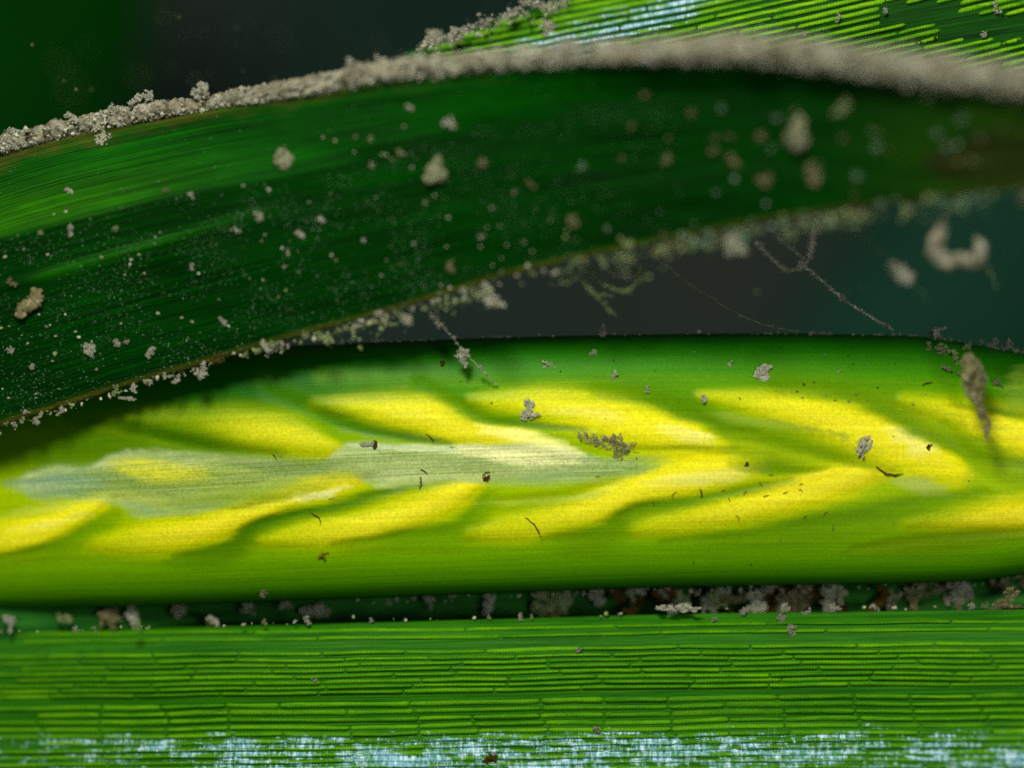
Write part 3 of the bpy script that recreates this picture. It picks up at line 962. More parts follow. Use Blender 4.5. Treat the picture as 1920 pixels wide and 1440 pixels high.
# dust too fine to count
def dust(name, pts, mat, parent=None, smin=0.006, smax=0.02, label=None, cat=None):
    V = []; F = []
    for (x, y, z) in pts:
        s = smin + (smax - smin) * random.random() ** 3
        o = len(V)
        for d in ((1, 0, 0), (-1, 0, 0), (0, 1, 0), (0, -1, 0), (0, 0, 1), (0, 0, -1)):
            V.append((x + d[0] * s * random.uniform(.6, 1.5), y + d[1] * s * .7, z + d[2] * s * random.uniform(.6, 1.5)))
        for a, b, c in ((0, 2, 4), (2, 1, 4), (1, 3, 4), (3, 0, 4), (2, 0, 5), (1, 2, 5), (3, 1, 5), (0, 3, 5)):
            F.append((o + a, o + b, o + c))
    ob_ = mesh_obj(name, V, F, mat, parent, False)
    ob_['kind'] = 'stuff'
    if label: ob_['label'] = label
    return ob_


pts = []
while len(pts) < 9000:
    px = random.uniform(-60, 1300); 
    t, b = float(fb_top(px)), float(fb_bot(px))
    v = random.random()
    r = float(fb_ridge(px))
    py = t + (b - t) * v
    dens = 0.10 if v < r else 1.0
    dens *= 1 - 0.8 * max(0, min(1, (px - 500) / 700))
    dens *= max(0.05, 0.55 + 1.6 * noise.noise(Vector((px * 0.011, py * 0.016, 0))))
    if random.random() > dens: continue
    pts.append(W(px, py, fy_(px, py) - 0.006))
dust('sediment_dust', pts, M['dust'], front, 0.002, 0.0105)

# grains along the crust
pts = []
for i in range(2200):
    px = random.uniform(-80, 2000)
    a, b = float(cr_top(px)), float(cr_bot(px))
    v = random.choice([random.gauss(0.10, 0.09), random.gauss(0.90, 0.10), random.random()])
    y = float(front_y(px, fb_top(px))) - math.sqrt(max(0, 1 - (2 * min(max(v, 0), 1) - 1) ** 2)) * (b - a) / 240 * 1.02
    pts.append(W(px, a + (b - a) * v, y - 0.01))
dust('crust_grains', pts, M['sed'], front, 0.008, 0.04)
# lumps standing on the crust
for px, py, s, lab in [
    (135, 222, 17, 'pale lump on the crusted rim near the left frame edge'),
    (213, 203, 12, 'small pale lump between two larger lumps on the crusted rim'),
    (255, 186, 19, 'sharp glittering lump on the crusted rim, left of a twin lump'),
    (278, 180, 14, 'sharp twin lump beside the glittering lump on the crusted rim'),
    (375, 170, 20, 'rounded lump on the crusted rim right of the twin lumps'),
    (655, 120, 16, 'soft rounded lump on the rim where the crust grows blurred'),
    (28, 246, 15, 'grainy lump on the crusted rim at the left frame edge'),
    (192, 262, 20, 'pale scrap hanging below the crust onto the green blade'),
]:
    crumb('sediment_lump', px, py, float(front_y(px, fb_top(px))) - 0.12, s, lab, 'sediment lump', mat='sed')

# fringe along the lower rim
rim_n = 0
for px in np.cumsum(rng.uniform(6, 21, 200)) - 10:
    if px > 1940: break
    py = float(fb_bot(px))
    spread = 6 if px < 540 else 14
    s = min(15, 3.5 + rng.exponential(3.6)) * (1.25 if px > 1100 else 1)
    right = px > 1050
    crumb('sediment_crumb', px, py + rng.normal(4 if px < 540 else 7, spread * 0.7), fy_(px, py) + rng.uniform(-0.06, 0.08), s,
          'blurred pale crumb in the fringe under the right half of the dark blade' if right else 'pale crumb in the fringe along the left lower rim of the dark blade',
          group='crumbs fringing the lower rim on the right' if right else 'crumbs fringing the lower rim on the left',
          mat=(rng.choice(['dust', 'sed_green', 'sed_tan']) if right else rng.choice(['sed', 'sed_green', 'sed'])))
for px, py, s, lab, kw in [
    (115, 770, 13, 'white angular crumb leftmost under the lower rim of the dark blade', dict(k=2)),
    (238, 747, 14, 'flat white crumb under the lower rim at the left', dict(k=1, sx=1.3, sz=0.7, ang=5)),
    (378, 696, 19, 'white hooked crumb hanging below the olive flake', dict(k=9)),
    (330, 714, 10, 'pale crumb with a bright glint on the lower rim', dict(k=6)),
    (762, 600, 12, 'pale crumb hanging in the gap under the middle of the rim', dict(k=8)),
    (925, 565, 20, 'ragged hanging crumb with a drooping tip below the middle of the rim', dict(k=9, sx=1.2)),
    (1380, 460, 22, 'blurred pale drop hanging below the rim left of the forked thread', dict(longish=True, ang=75, sz=1.4, k=0)),
]:
    crumb('sediment_crumb', px, py, fy_(px, float(fb_bot(px))) - 0.02, s, lab, **kw)
pts = []
for i in range(2600):
    px = random.uniform(-60, 2000)
    if noise.noise(Vector((px * 0.02, 0.5, 7))) < random.uniform(-0.3, 0.35) or (px < 560 and random.random() < 0.6): continue
    py = float(fb_bot(px)) + random.gauss(3, 5) + (abs(random.gauss(0, 16)) if px > 600 else 0)
    pts.append(W(px, py, fy_(px, float(fb_bot(px))) + random.uniform(-0.1, 0.1)))
dust('rim_grains', pts, M['sed_green'], front, 0.006, 0.035)


# ------------------------------------------------------------------ threads
def thread(label, pts, y0, y1, r, beads=26, mat='sed', bead=(2, 5), group=None, amp=0.5):
    t_ = thing('slime_thread', label, 'slime thread', group, W(pts[0][0], pts[0][1], y0))
    base = Vector(t_.location)
    P3 = [(p[0], p[1], 1) for p in pts]
    X, Y, _ = poly_samples(P3, 150)
    V = []; F = []; ring = 7
    C_ = []
    for i in range(150):
        f = i / 149
        yy = y0 + (y1 - y0) * f
        jx = 2.2 * noise.noise(Vector((f * 22, r, 1))); jy = 2.2 * noise.noise(Vector((f * 22, r, 5)))
        c = Vector(W(X[i] + jx, Y[i] + jy, yy)) - base
        C_.append(c)
        rr = r / 120 * (0.7 + amp * 2.2 * max(0, noise.noise(Vector((f * 30, pts[0][0], 9)))) + 0.5 * abs(noise.noise(Vector((f * 90, 2, 3)))))
        for j in range(ring):
            a = 2 * math.pi * j / ring
            k = rr * (1 + 0.7 * noise.noise(Vector((f * 120, j * 3.1, pts[0][1]))))
            V.append(c + Vector((math.cos(a) * k * 0.7, math.sin(a) * k, math.cos(a) * k * 0.7 + 0)))
    # rings: use screen normal for roundness
    V = []
    for i in range(150):
        f = i / 149
        d = (C_[min(149, i + 1)] - C_[max(0, i - 1)]).normalized()
        n1 = d.cross(Vector((0, 1, 0))).normalized(); n2 = d.cross(n1)
        rr = r / 120 * (0.6 + amp * 2.6 * max(0, noise.noise(Vector((f * 30, pts[0][0], 9)))))
        for j in range(ring):
            a = 2 * math.pi * j / ring
            k = rr * (1 + 0.8 * noise.noise(Vector((f * 120, j * 3.1, pts[0][1]))))
            V.append(C_[i] + (n1 * math.cos(a) + n2 * math.sin(a)) * k)
    for i in range(149):
        for j in range(ring):
            a = i * ring + j; b = i * ring + (j + 1) % ring
            F.append((a, b, b + ring, a + ring))
    F.append(tuple(range(ring))[::-1]); F.append(tuple(range(149 * ring, 150 * ring)))
    mesh_obj('strand', V, F, M[mat], t_, False)
    for q in range(beads):
        i = random.randrange(4, 146)
        me = with_mat(random.choice(PROTO), M[mat])
        o = bpy.data.objects.new('grain', me); COL.objects.link(o); o.parent = t_
        o.location = C_[i] + Vector((random.gauss(0, 0.006), 0, random.gauss(0, 0.006)))
        s = random.uniform(*bead) / 120
        o.scale = (s * 1.6, s, s * 1.3)
        o.rotation_euler = (random.random() * 6, random.random() * 6, 0)
    return t_


thread('thin sagging thread beaded with specks in the middle of the dark gap', [(1245, 492), (1290, 530), (1340, 562), (1400, 596), (1450, 614), (1500, 622)], -1.0, 0.3, 0.55, 16, 'sed_grey', (1.2, 3.4))
thread('crusty thread running down right from the fork to the sheath', [(1510, 500), (1545, 530), (1580, 560), (1630, 592), (1675, 618)], -0.5, 0.3, 3.2, 34, 'sed', (2.5, 5.5))
thread('thick upright crusty strand between the dark blade and the fork', [(1530, 408), (1524, 440), (1520, 470), (1505, 500)], -0.9, -0.5, 5.5, 30, 'sed', (3, 8), amp=0.3)
thread('crusty loop left of the fork curving up to the dark blade', [(1418, 452), (1432, 470), (1455, 492), (1480, 508), (1505, 500)], -0.8, -0.5, 4.2, 26, 'sed', (2.5, 6))
thread('blurred thread curling back up under the middle of the dark blade', [(1198, 495), (1196, 525), (1178, 545), (1145, 540), (1100, 510), (1060, 500)], -1.3, -1.0, 2.2, 22, 'sed_green', (2.5, 7))
thread('faint blurred thread at the right passing through an oblong crumb', [(1600, 430), (1650, 470), (1690, 512), (1740, 560)], 1.9, 2.2, 1.0, 5, 'sed_green', (2, 4))
thread('beaded thread from the dark blade down to the sheath left of centre', [(795, 570), (818, 600), (845, 628), (868, 656), (900, 690), (935, 722)], -0.9, -0.3, 0.8, 22, 'sed', (2, 6))
thread('short faint thread with one blurred drop near the middle of the gap', [(1095, 530), (1125, 562), (1160, 598)], -1.3, -1.1, 0.7, 8, 'sed_green', (2, 5))
thread('fine thread looping beside the curled one under the middle of the dark blade', [(1010, 505), (1040, 535), (1080, 520), (1110, 548), (1150, 555)], -1.2, -1.1, 0.8, 16, 'sed_green', (1.5, 5))
thread('fine web thread joining the curl to the rim, right of the middle', [(1130, 492), (1150, 512), (1180, 518), (1200, 496)], -1.3, -1.2, 0.9, 14, 'sed', (1.5, 5))
thread('hairlike thread in the gap just left of the beaded thread', [(700, 600), (724, 612), (742, 606), (766, 596)], -0.9, -0.8, 0.8, 14, 'sed_green', (1.5, 4))
thread('fine crooked thread between the fork and the blurred drop', [(1440, 425), (1466, 452), (1490, 470), (1504, 484)], -1.2, -0.6, 1.0, 14, 'sed', (1.5, 5))
thread('faint blurred thread falling from the pale crumbs at the right of the gap', [(1850, 500), (1862, 520), (1868, 540)], -1.8, -1.7, 1.2, 4, 'sed_green', (2, 4))
crumb('sediment_clump', 1507, 490, -0.55, 20, 'crumbly clump at the fork of the hanging threads', 'sediment clump', k=1, mat='sed')
crumb('sediment_clump', 868, 668, -0.45, 21, 'pale clump caught on the beaded thread in front of the sheath', 'sediment clump', k=9, mat='sed')

# the blurred elbow shaped piece hanging at the right
rod('elbow_scrap', [(1770, 402, 8), (1762, 436, 11), (1754, 470, 13), (1768, 486, 14), (1800, 486, 12), (1828, 484, 15), (1838, 464, 12), (1828, 444, 7)], -2.4, 'crust', 'blurred pinkish L shaped scrap hanging in the dark gap at the right', 'scrap', rough=0.4)
rod('oblong_scrap', [(1664, 492, 8), (1682, 505, 15), (1698, 520, 15), (1710, 532, 8)], 2.0, 'sed', 'blurred oblong scrap hanging on the faint thread at the right', 'scrap', rough=0.4)

# ------------------------------------------------------------------ things lying on the sheath
ON = [
    (993, 771, 25, 'sed_lit', dict(k=5, sx=0.9), 'largest smooth grey flake lying on the sheath above the pale tissue'),
    (1128, 825, 46, 'smudge', dict(k=1, sx=1.1, sz=0.8, ang=10), 'broad grey brown ragged patch of sediment in the centre of the sheath'),
    (1165, 838, 30, 'smudge', dict(k=5), 'smaller ragged patch touching the right of the broad grey brown one'),
    (1430, 700, 19, 'sed_lit', dict(longish=True, ang=95, k=1, sz=1.3), 'upright pale scrap on the green upper side of the sheath'),
    (1368, 683, 8, 'sed_lit', dict(k=2), 'small pale crumb left of the upright pale scrap'),
    (1320, 748, 11, 'sed_lit', dict(k=6, sx=0.8), 'pale grey crumb just above the second brightest seed'),
    (1572, 698, 6, 'sed_lit', dict(k=2, sx=0.7), 'tiny white grain alone on the green upper right of the sheath'),
    (1028, 684, 13, 'sed_lit2', dict(longish=True, ang=80, k=2), 'thin pale hooked scrap on the green upper side left of centre'),
    (1112, 662, 9, 'sed_lit2', dict(k=4), 'small green grey crumb near the upper rim of the sheath'),
    (1150, 705, 14, 'sed_lit2', dict(k=3, sx=1.2, sz=0.7), 'pale slanting crumb pair in the green above the central seeds'),
    (1213, 730, 8, 'sed_lit2', dict(k=7), 'faint small crumb at the upper border of the central seed'),
    (1620, 835, 22, 'sed_lit', dict(k=8, sx=1.1, sz=0.7), 'greyish crumb at the front end of the longest yellow seed'),
    (688, 832, 13, 'sed_lit', dict(k=6, sx=1.2, sz=0.7), 'small mauve grey crumb at the left end of the pale tissue'),
    (703, 834, 9, 'brown', dict(k=6), 'olive dot beside the mauve grey crumb on the pale tissue'),
    (495, 1110, 15, 'sed_tan', dict(k=6, sx=0.8), 'brownish crumb on the lower rim of the sheath left of centre'),
    (606, 1042, 13, 'olive', dict(longish=True, ang=8, k=2, sz=0.6), 'brown smear on the green lower side of the sheath'),
    (1400, 870, 6, 'brown', dict(k=3), 'tiny brown crumb between upper and lower seed rows'),
    (1742, 838, 8, 'brown', dict(k=3), 'olive crumb beside the tip of the longest yellow seed'),
    (829, 682, 9, 'brown', dict(longish=True, ang=-50, k=3), 'small orange brown scrap left of the clump on the beaded thread'),
    (912, 897, 9, 'brown', dict(k=9), 'small brown branched scrap below the pale tissue'),
]
for px, py, s, mat, kw, lab in ON:
    crumb('sediment_crumb', px, py, sy_(px, py) - 0.02, s, lab, mat=mat, flat=0.3, **kw)
for i in range(46):
    px, py = random.uniform(820, 1840), None
    py = random.uniform(650, 1080) if random.random() < 0.35 else random.uniform(645, 760)
    crumb('sediment_speck', px, py, sy_(px, py) - 0.008, random.uniform(1.2, 3.4), 'tiny grey green speck on the skin of the sheath', 'sediment speck',
          'tiny specks on the skin of the sheath', mat=random.choice(['sed_green', 'sed_grey', 'brown', 'brown']), flat=0.3)


def sliver(px, py, length, ang, label, mat='brown', width=1.6, bend=0.15, group=None):
    V = []; F = []; n = 14; ring = 6
    l = length / 120
    for i in range(n):
        t = i / (n - 1)
        c = Vector(((t - 0.5) * l, 0, bend * l * math.sin(t * math.pi) + 0.02 * noise.noise(Vector((t * 6, px, py)))))
        r = width / 120 * (0.25 + 0.9 * math.sin(math.pi * min(1, t + 0.08)) ** 0.5 * (0.7 + 0.6 * noise.noise(Vector((t * 9, py, 1)))))
        for j in range(ring):
            a = 2 * math.pi * j / ring
            V.append(c + Vector((0, math.sin(a) * r, math.cos(a) * r)))
    for i in range(n - 1):
        for j in range(ring):
            a = i * ring + j; b = i * ring + (j + 1) % ring
            F.append((a, b, b + ring, a + ring))
    F.append(tuple(range(ring))[::-1]); F.append(tuple(range((n - 1) * ring, n * ring)))
    o = mesh_obj('brown_fibre', V, F, M[mat])
    o.location = W(px, py, sy_(px, py) - 0.015)
    o.rotation_euler = (0, math.radians(ang), 0)
    tag(o, label, 'plant fibre', group)


for a in [
    (1668, 882, 52, 14, 'longest curved red brown sliver below the tip of the longest yellow seed', 'brown', 2.6, -0.15),
    (1000, 990, 48, 52, 'brown slanting sliver on the lower yellow seed in the centre', 'brown', 1.5, 0.1),
    (590, 978, 40, 60, 'olive crooked fibre on the lower seed left of centre', 'brown', 1.2, 0.25),
    (787, 906, 24, 94, 'dark upright splinter at the right end of the white streak', 'brown', 1.6, 0.1),
    (806, 822, 24, 45, 'thin dark forked hair on the upper yellow seed', 'brown', 1.0, 0.1),
    (515, 858, 16, 60, 'short brown hair on the pale tissue at the left', 'brown', 1.0, 0.1),
    (795, 885, 16, 40, 'short orange brown hair left of centre on the pale tissue', 'brown', 1.4, 0.1),
    (1312, 925, 20, 80, 'dark branched splinter on the lower seed right of centre', 'brown', 1.6, 0.2),
    (912, 890, 18, -30, 'small brown hair under the bright pale tissue', 'brown', 1.3, 0.2),
    (1740, 720, 22, -15, 'thin brown hair on the green upper right of the sheath', 'brown', 1.2, 0.1),
]:
    sliver(*a)
for i in range(16):
    sliver(random.gauss(1400, 110), random.gauss(940, 28), random.uniform(8, 15), random.uniform(-90, 90),
           'tiny brown hair on the lower seeds right of centre', 'olive', 0.8, 0.2, 'tiny brown hairs on the lower seeds')

# sediment on the upper rim of the sheath
for px in np.cumsum(rng.uniform(9, 30, 120)) + 600:
    if px > 1930: break
    big = px > 1740
    crumb('sediment_crumb', px, float(sp_top(px)) + rng.normal(1, 2.0 if not big else 6), 0.3, (min(7, 2 + rng.exponential(2)) if not big else rng.uniform(6, 15)),
          'grey crumb in the ragged crust at the right end of the upper sheath rim' if big else 'tiny pale crumb in the line along the upper rim of the sheath',
          group='crumbs at the right end of the upper rim' if big else 'crumbs in line on the upper rim of the sheath', mat='sed' if not big else 'sed_grey', flat=0.8,
          sx=1.0 if big else 1.5, sz=1.0 if big else 0.8, ang=None if big else 0)
crumb('sediment_crumb', 1130, 622, 0.25, 14, 'taller pale crumb standing on the upper rim of the sheath in the centre', k=9, mat='sed')
crumb('sediment_crumb', 1757, 622, 0.2, 19, 'bright white crumb standing highest on the upper rim at the right', k=2, mat='sed')
crumb('sediment_crumb', 1520, 628, 0.25, 10, 'white speck on the upper rim under the crusty thread', k=6, mat='sed')
for px, py, s in [(1765, 655, 14), (1790, 668, 18), (1775, 690, 12), (1812, 652, 12), (1742, 650, 10), (1800, 700, 8), (1868, 715, 8), (1875, 720, 7)]:
    crumb('sediment_crumb', px, py, sy_(px, py) - 0.05, s, 'pale green lace like crumb below the upper rim at the right', group='lacy crumbs below the upper rim at the right', mat='sed_green', flat=0.4)
# long hanging scrap
hs = thing('hanging_scrap', 'long pale carrot shaped scrap hanging in front of the right end of the sheath', 'scrap', None, W(1822, 665, -0.9))
V = []; F = []; n = 60; ring = 16
hx = curve([(0, 1818), (0.25, 1826), (0.5, 1830), (0.75, 1846), (1, 1852)])
hr = curve([(0, 5), (0.1, 17), (0.25, 21), (0.45, 16), (0.6, 8), (0.75, 9), (0.85, 6), (1, 2.5)])
for i in range(n):
    t = i / (n - 1)
    c = Vector(W(float(hx(t)), 662 + 165 * t, -0.9)) - Vector(hs.location)
    for j in range(ring):
        a = 2 * math.pi * j / ring
        r = float(hr(t)) / 120
        r *= 1 + 0.55 * noise.fractal(Vector((math.cos(a) * 1.2, t * 9, math.sin(a) * 1.2)), 0.8, 2.1, 4)
        V.append(c + Vector((math.cos(a) * r, math.sin(a) * r * 0.6, 0.02 * math.sin(a * 3))))
for i in range(n - 1):
    for j in range(ring):
        a = i * ring + j; b = i * ring + (j + 1) % ring
        F.append((a, a + ring, b + ring, b))
F.append(tuple(range(ring))); F.append(tuple(range((n - 1) * ring, n * ring))[::-1])
mesh_obj('scrap_body', V, F, M['sed_tan'], hs, False)

# ------------------------------------------------------------------ lower blade with its rows of cells
lb_shift = curve([(-200, 18), (0, 14), (480, 8), (960, 0), (1440, -8), (1920, -11), (2100, -12)])
lb_top = curve([(-200, 1194), (0, 1188), (300, 1178), (600, 1170), (960, 1160), (1300, 1151), (1600, 1147), (1920, 1143), (2100, 1141)])


def lower_y(px, py):
    px = np.asarray(px, float); py = np.asarray(py, float)
    v = np.clip((py - lb_shift(px) - 1160) / 320.0, 0, 1.4)
    y = 0.42 * np.exp(-v * 7.0)                       # rolls back at the top rim
    y = y - 0.05
    d = np.clip((py - lb_shift(px) - 1352) / 120.0, 0, 2)
    y = y - 0.40 * (np.sqrt(d * d + 0.01) - 0.1)                             # turns up to the lamp near the bottom
    y += 1.0 * sstep(750, -200, px) - 0.8 * sstep(1350, 2150, px)
    y += 0.03 * fbm2(px, py, 400, 90, 51)
    return y


lower = thing('seagrass_blade', 'broad green blade with long rows of cells and a silvery lower edge along the bottom', 'seagrass blade')
slab('blade_body', np.arange(-200, 2101, 10.0), np.linspace(0, 1, 100), lambda PX, V: lb_top(PX) * (1 - V) + (1520 + lb_shift(PX)) * V,
     lambda PX, V, PY: lower_y(PX, PY), lambda PX, V, PY, Y: Y + 0.2, M['lower_base'], lower)

ROWS = [(1177, 4.0, 0), (1191, 4.2, 0), (1219, 4.6, 1), (1231, 4.0, 1), (1241, 3.8, 1), (1251.5, 4.0, 1), (1262, 4.2, 1), (1273, 4.2, 1), (1283, 4.0, 1), (1293, 4.2, 1),
        (1316, 5.4, 2), (1330, 5.4, 2), (1344, 5.4, 2), (1358, 5.2, 2), (1371, 5.0, 2), (1384, 5.2, 2), (1397, 4.8, 2), (1409, 4.6, 2), (1421, 4.6, 2), (1433, 4.4, 2), (1446, 5, 2)]


def cell(px0, px1, rowf, half, yfun, mat, parent, name='cell', h=0.045, n=9):
    """one long pillow shaped cell lying on the blade"""
    m = 5
    V = []
    wk = random.uniform(0.8, 1.08); h = h * random.uniform(0.6, 1.15)
    e0 = min(0.12, 2.0 / abs(px1 - px0)); ts = np.r_[0, e0, e0 * 3, np.linspace(0.14, 0.86, n - 6), 1 - e0 * 3, 1 - e0, 1]
    n = len(ts)
    for t in ts:
        px = px0 + (px1 - px0) * t
        r0 = float(rowf(0))
        cpy = float(rowf(px)) + 1.2 * noise.noise(Vector((px * 0.02, r0 * 0.13, 4))) + 3.2 * noise.noise(Vector((px * 0.006, r0 * 0.012, 8)))
        e = 0.25 if t in (0, 1) else (0.75 if (t <= e0 or t >= 1 - e0) else 1.0)
        hw = half * wk * e * (1 + 0.3 * noise.noise(Vector((px * 0.05, half, float(rowf(0))))))
        for j in range(m):
            s = j / (m - 1) * 2 - 1
            py = cpy + hw * s
            y = float(yfun(px, py)) - h * e * (1 - s * s) ** 0.6 + 0.012 * (abs(s) > 0.9)
            V.append(W(px, py, y))
    F = grid_faces(n, m)
    o = mesh_obj(name, V, F, mat, parent)
    o.pass_index = random.randrange(1000)
    return o


ncell = 0
col2 = [-60 + 118 * i for i in range(20)]
for ri, (py0, half, zone) in enumerate(ROWS):
    rowf = (lambda p0: (lambda px: p0 + lb_shift(px)))(py0)
    if zone == 2:
        cuts = [c + (py0 - 1316) * 0.22 + random.gauss(0, 4) + 26 * noise.noise(Vector((c * 0.7, 1.3, py0 * 0.006))) for c in col2]
        cuts = [c for i_, c in enumerate(cuts) if random.random() > 0.12]
        if py0 > 1390:
            cuts = cuts[::2]
    elif zone == 1:
        off = (ri * 67) % 150 if ri % 3 == 0 else ((ri // 3) * 91) % 150
        cuts = [-80 + off + i * 168 + random.gauss(0, 14) for i in range(14)]
    else:
        cuts = [-60 + ri * 100 + i * 300 + random.gauss(0, 30) for i in range(8)]
    for a, b in zip(cuts[:-1], cuts[1:]):
        if b < -30 or a > 1950: continue
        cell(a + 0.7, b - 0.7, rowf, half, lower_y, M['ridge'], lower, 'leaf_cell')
        ncell += 1
print('cells', ncell)
for i in range(60):
    px = rng.uniform(0, 1930)
    big = px > 1250
    crumb('sediment_crumb', px, float(lb_top(px)) + rng.normal(-3, 2.5) - (4 if big else 0), 0.3, (min(10, 2 + rng.exponential(2.2)) if not big else rng.uniform(3, 13)),
          'pale crumb lining the upper rim of the bottom blade', group='crumbs lining the upper rim of the bottom blade', mat='sed_green' if rng.random() < .5 else 'sed')
for px, py, s, lab, mt, kw in [
    (1270, 1140, 30, 'mound of pale crumbs on the rim of the bottom blade right of centre', 'sed', dict(k=1, sx=1.5, sz=0.7, ang=0)),
    (400, 1165, 16, 'single cream crumb in the dark groove at the left', 'sed', dict(k=6)),
    (1485, 1182, 13, 'grey crumb on the first cell rows of the bottom blade', 'sed_grey', dict(k=4)),
    (1340, 1162, 9, 'small pale crumb just under the rim of the bottom blade', 'sed_grey', dict(k=3)),
    (1465, 1160, 10, 'second small pale crumb under the rim farther right', 'sed_grey', dict(k=8)),
    (590, 1276, 8, 'faint grey speck in the middle of the cell rows at the left', 'sed_grey', dict(k=2)),
    (1085, 1219, 8, 'faint grey speck on the cell rows near the centre', 'sed_grey', dict(k=9)),
    (1800, 1140, 15, 'cream peg shaped crumb on the rim near the right edge', 'sed_tan', dict(k=2, sx=0.7, sz=1.3, ang=0)),
    (1890, 1128, 28, 'largest cream crumb at the right end of the groove', 'sed_tan', dict(k=5, sx=1.3)),
    (1118, 1370, 12, 'dull brown crumb near the silvery edge in the centre', 'sed_grey', dict(k=3)),
    (920, 1422, 16, 'olive brown crumb on the silvery edge at the bottom', 'brown', dict(k=9)),
]:
    yy = float(lower_y(px, py)) - 0.05 if py > 1150 else 0.2
    crumb('sediment_crumb', px, py, yy, s, lab, mat=mt, **kw)

# ------------------------------------------------------------------ shaded blade in the groove
gap = thing('seagrass_blade', 'narrow shaded blade seen in the groove between the sheath and the bottom blade', 'seagrass blade')
slab('blade_body', np.arange(-200, 2101, 20.0), np.linspace(0, 1, 24), lambda PX, V: 1070 + 170 * V,
     lambda PX, V, PY: 1.25 - 0.25 * np.sin(V * math.pi) - 0.5 * sstep(1200, 2000, PX) + 0.04 * fbm2(PX, PY, 120, 40, 61), lambda PX, V, PY, Y: Y + 0.15, M['gap'], gap)
for px, py, s, lab, mt in [
    (250, 1160, 30, 'blurred cream blotch in the dark groove, second from the left', 'sed'),
    (395, 1164, 15, 'blurred tan blotch touching the cream crumb in the groove', 'sed_tan'),
    (205, 1158, 26, 'blurred tan blotch in the dark groove near the left', 'sed_tan'),
    (18, 1165, 22, 'blurred pale blotch in the groove at the left frame edge', 'sed'),
    (120, 1160, 18, 'faint blurred green blotch in the groove at the left', 'sed_green'),
    (335, 1145, 16, 'faint blurred blotch under the sheath left of centre', 'sed_grey'),
    (465, 1140, 18, 'grey ragged blotch hanging below the sheath rim', 'sed_grey'),
    (590, 1145, 32, 'large grey ragged blotch in the groove left of centre', 'sed_grey'),
    (535, 1135, 16, 'small grey blotch beside the large ragged one', 'sed_grey'),
    (805, 1126, 18, 'grey crumb under the sheath rim near the centre', 'sed_grey'),
    (915, 1135, 22, 'pale crumb with three lobes in the groove at the centre', 'sed'),
    (1035, 1135, 42, 'blurred teal green blob in the groove at the centre', 'sed_green'),
    (1120, 1120, 20, 'pale forked crumb hanging in the groove right of centre', 'sed'),
    (1418, 1130, 28, 'pale mauve crumb in the groove right of centre', 'sed'),
    (1480, 1118, 30, 'brown grey crumb beside the pale mauve one', 'sed_tan'),
    (1560, 1120, 40, 'broad grey crumb in the right part of the groove', 'sed_grey'),
    (1650, 1125, 30, 'dark brown crumb at the right of the groove', 'brown'),
    (1720, 1112, 34, 'brown grey rubble below the right end of the sheath', 'sed_tan'),
    (1800, 1112, 36, 'grey rubble next to the right frame edge', 'sed_grey'),
    (1890, 1100, 40, 'brown rubble at the right frame edge under the sheath', 'sed_tan'),
]:
    crumb('sediment_blotch', px, py, 0.85 if px < 1300 else 0.6, s, lab, 'sediment blotch', mat=mt, flat=0.25)
for i in range(34):
    px = rng.uniform(1150, 1925)
    crumb('sediment_blotch', px, rng.uniform(1102, 1140), 0.7, rng.uniform(14, 34), 'grey brown rubble filling the right half of the groove', 'sediment blotch',
          'rubble filling the right half of the groove', mat=str(rng.choice(['sed_tan', 'sed_grey', 'sed_green', 'brown'])), flat=0.25)
for px in np.cumsum(rng.uniform(10, 34, 120)) + 640:
    if px > 1930: break
    crumb('sediment_crumb', px, float(sp_bot(px)) + rng.normal(6, 3), 0.5, min(12, 2.5 + rng.exponential(3)), 'small pale crumb clinging under the lower rim of the sheath',
          group='crumbs clinging under the lower rim of the sheath', mat='sed_grey' if rng.random() < .6 else 'sed')

# ------------------------------------------------------------------ upper right blade
ur = thing('seagrass_blade', 'bright green ribbed blade slanting up behind the crusted rim in the upper right corner', 'seagrass blade')
ur_left = lambda px: 84 - (px - 800) * 0.355       # its crusted upper left border


def ur_y(px, py):
    px = np.asarray(px, float); py = np.asarray(py, float)
    # distance across the blade from the crusted border
    q = (py - (84 - (px - 800) * 0.355)) * 0.94
    y = 0.35 + 0.30 * np.exp(-np.clip(q, 0, 999) / 30.0)
    c = q - 95
    y = y - 0.45 * np.tanh(c / 70.0) * 0.8               # steep towards the lamp around the silvery band
    return y + 0.02 * fbm2(px, py, 200, 60, 71)


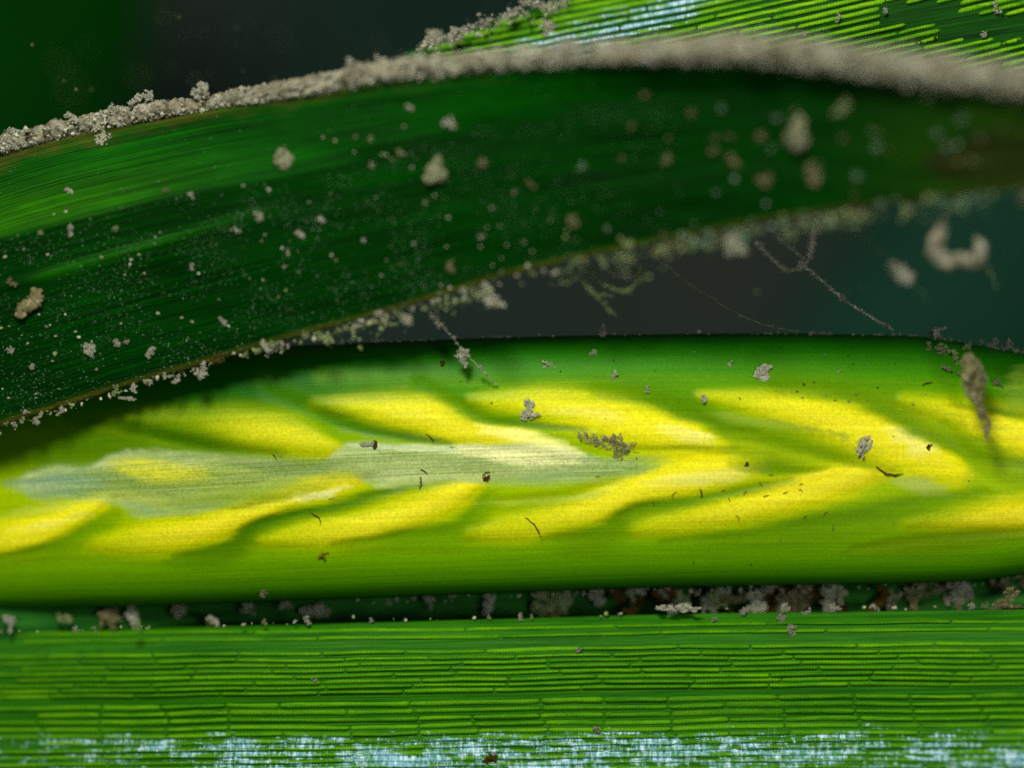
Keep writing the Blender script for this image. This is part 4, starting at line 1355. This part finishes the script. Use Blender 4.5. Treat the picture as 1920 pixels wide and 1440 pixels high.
upx = np.arange(760, 2181, 12.0)
slab('blade_body', upx, np.linspace(0, 1, 60), lambda PX, V: ur_left(PX) * (1 - V) + 330 * V,
     lambda PX, V, PY: ur_y(PX, PY), lambda PX, V, PY, Y: Y + 0.18, M['upper_base'], ur)
nr = 0
for j in range(40):
    p0 = -170 + j * 13.5          # py at px = 1400
    rowf = (lambda q: (lambda px: q - 0.215 * (np.asarray(px, float) - 1400) - 0.00004 * (np.asarray(px, float) - 1400) ** 2))(p0)
    xs = np.arange(800, 2100, 4.0)
    ok = rowf(xs) > ur_left(xs) + 6
    if not ok.any(): continue
    px = float(xs[ok][0])
    while px < 2000:
        ln = random.uniform(190, 420)
        q = px + ln
        mid = (px + q) / 2
        my0, my1, mym = float(rowf(px)), float(rowf(q)), float(rowf(mid))
        vis = max(my0, my1) > -8 and min(my0, my1) < float(cr_bot(mid)) + 10
        a, b = px, min(q, 2040)
        if vis and nr < 290:
            segs = [(a, b)]
            # worn dark hollows without ribs
            for (h0, h1, k0, k1) in ((1650, 1800, 4, 46), (1760, 1935, 26, 74)):
                out = []
                for s0, s1 in segs:
                    inside = [x for x in np.arange(s0, s1, 6) if h0 < x < h1 and k0 < float(rowf(x)) < k1]
                    if inside:
                        if inside[0] - s0 > 20: out.append((s0, inside[0]))
                        if s1 - inside[-1] > 20: out.append((inside[-1], s1))
                    else: out.append((s0, s1))
                segs = out
            for s0, s1 in segs:
                if s1 - s0 < 18: continue
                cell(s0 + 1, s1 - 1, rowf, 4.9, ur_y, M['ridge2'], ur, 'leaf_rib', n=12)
                nr += 1
        px = q
print('ribs', nr)
# sediment on its left border
for i in range(44):
    px = rng.uniform(790, 1065)
    crumb('sediment_crumb', px, ur_left(px) + rng.normal(1, 5), 0.5 + rng.uniform(-.1, .1), min(17, 4 + rng.exponential(4)), 'pale crumb on the upper left border of the ribbed blade',
          group='crumbs crusting the border of the ribbed blade', mat='sed')
for px, py, s, lab in [(815, 70, 22, 'jagged pale lump at the lower end of the ribbed blade border'), (848, 74, 18, 'flat pale lump right of the jagged one'),
                       (1042, 12, 20, 'pale lump where the ribbed blade border leaves the frame'), (1028, 52, 20, 'pale forked lump above the crusted rim at the top centre'),
                       (1572, 33, 10, 'single pale crumb on the ribs of the upper right blade'), (1868, 15, 14, 'round pale crumb in the dark hollow of the upper right blade'),
                       (1845, 65, 8, 'small pale crumb below the round one on the upper right blade'), (1660, 20, 7, 'tiny pale crumb at the left of the dark hollow'),
                       (1506, 64, 7, 'small grey green speck low on the upper right blade')]:
    crumb('sediment_crumb', px, py, float(ur_y(px, py)) - 0.08, s, lab, mat='sed')
pts = []
for i in range(500):
    px = random.uniform(780, 1070)
    pts.append(W(px, ur_left(px) + random.gauss(2, 9), 0.5 + random.uniform(-.1, .1)))
dust('border_grains', pts, M['sed'], ur, 0.006, 0.03)

for mt, lst in TINY.items():
    V = []; F = []
    me = bpy.data.meshes.new('t'); bm = bmesh.new(); bmesh.ops.create_icosphere(bm, subdivisions=1, radius=1)
    bv = [v.co.copy() for v in bm.verts]; bf = [[v.index for v in f.verts] for f in bm.faces]; bm.free()
    bpy.data.meshes.remove(me)
    for c, s in lst:
        o0 = len(V); ax = random.uniform(0.6, 1.3); az = random.uniform(0.6, 1.2)
        for v in bv:
            k = s * random.uniform(0.45, 1.1)
            V.append((c[0] + v.x * k * ax, c[1] + v.y * k * 0.6, c[2] + v.z * k * az))
        F += [[o0 + i for i in f] for f in bf]
    ob_ = mesh_obj('fine_grains', V, F, M[mt], None, False)
    ob_['kind'] = 'stuff'

# ------------------------------------------------------------------ specks floating in the water
pts = []
for i in range(90):
    px = random.uniform(0, 1000); py = random.uniform(0, 260)
    y = random.uniform(0.5, 9)
    pts.append(W(px, py, y))
for i in range(60):
    px = random.uniform(1050, 1920); py = random.uniform(420, 620)
    pts.append(W(px, py, random.uniform(1.0, 9)))
o = dust('marine_snow', pts, M['sed_green'], None, 0.008, 0.035)
for px, py, s, y in [(113, 125, 16, 8), (137, 162, 18, 9), (305, 32, 8, 4), (522, 72, 12, 7), (702, 88, 10, 8), (172, 168, 5, 1), (336, 32, 3, .5), (1900, 560, 12, 6), (1103, 545, 5, 1)]:
    crumb('floating_speck', px, py, y, s * 0.6, 'blurred green grey speck floating in the dark water behind', 'floating speck', 'specks floating in the dark water', mat='sed_green', k=6)
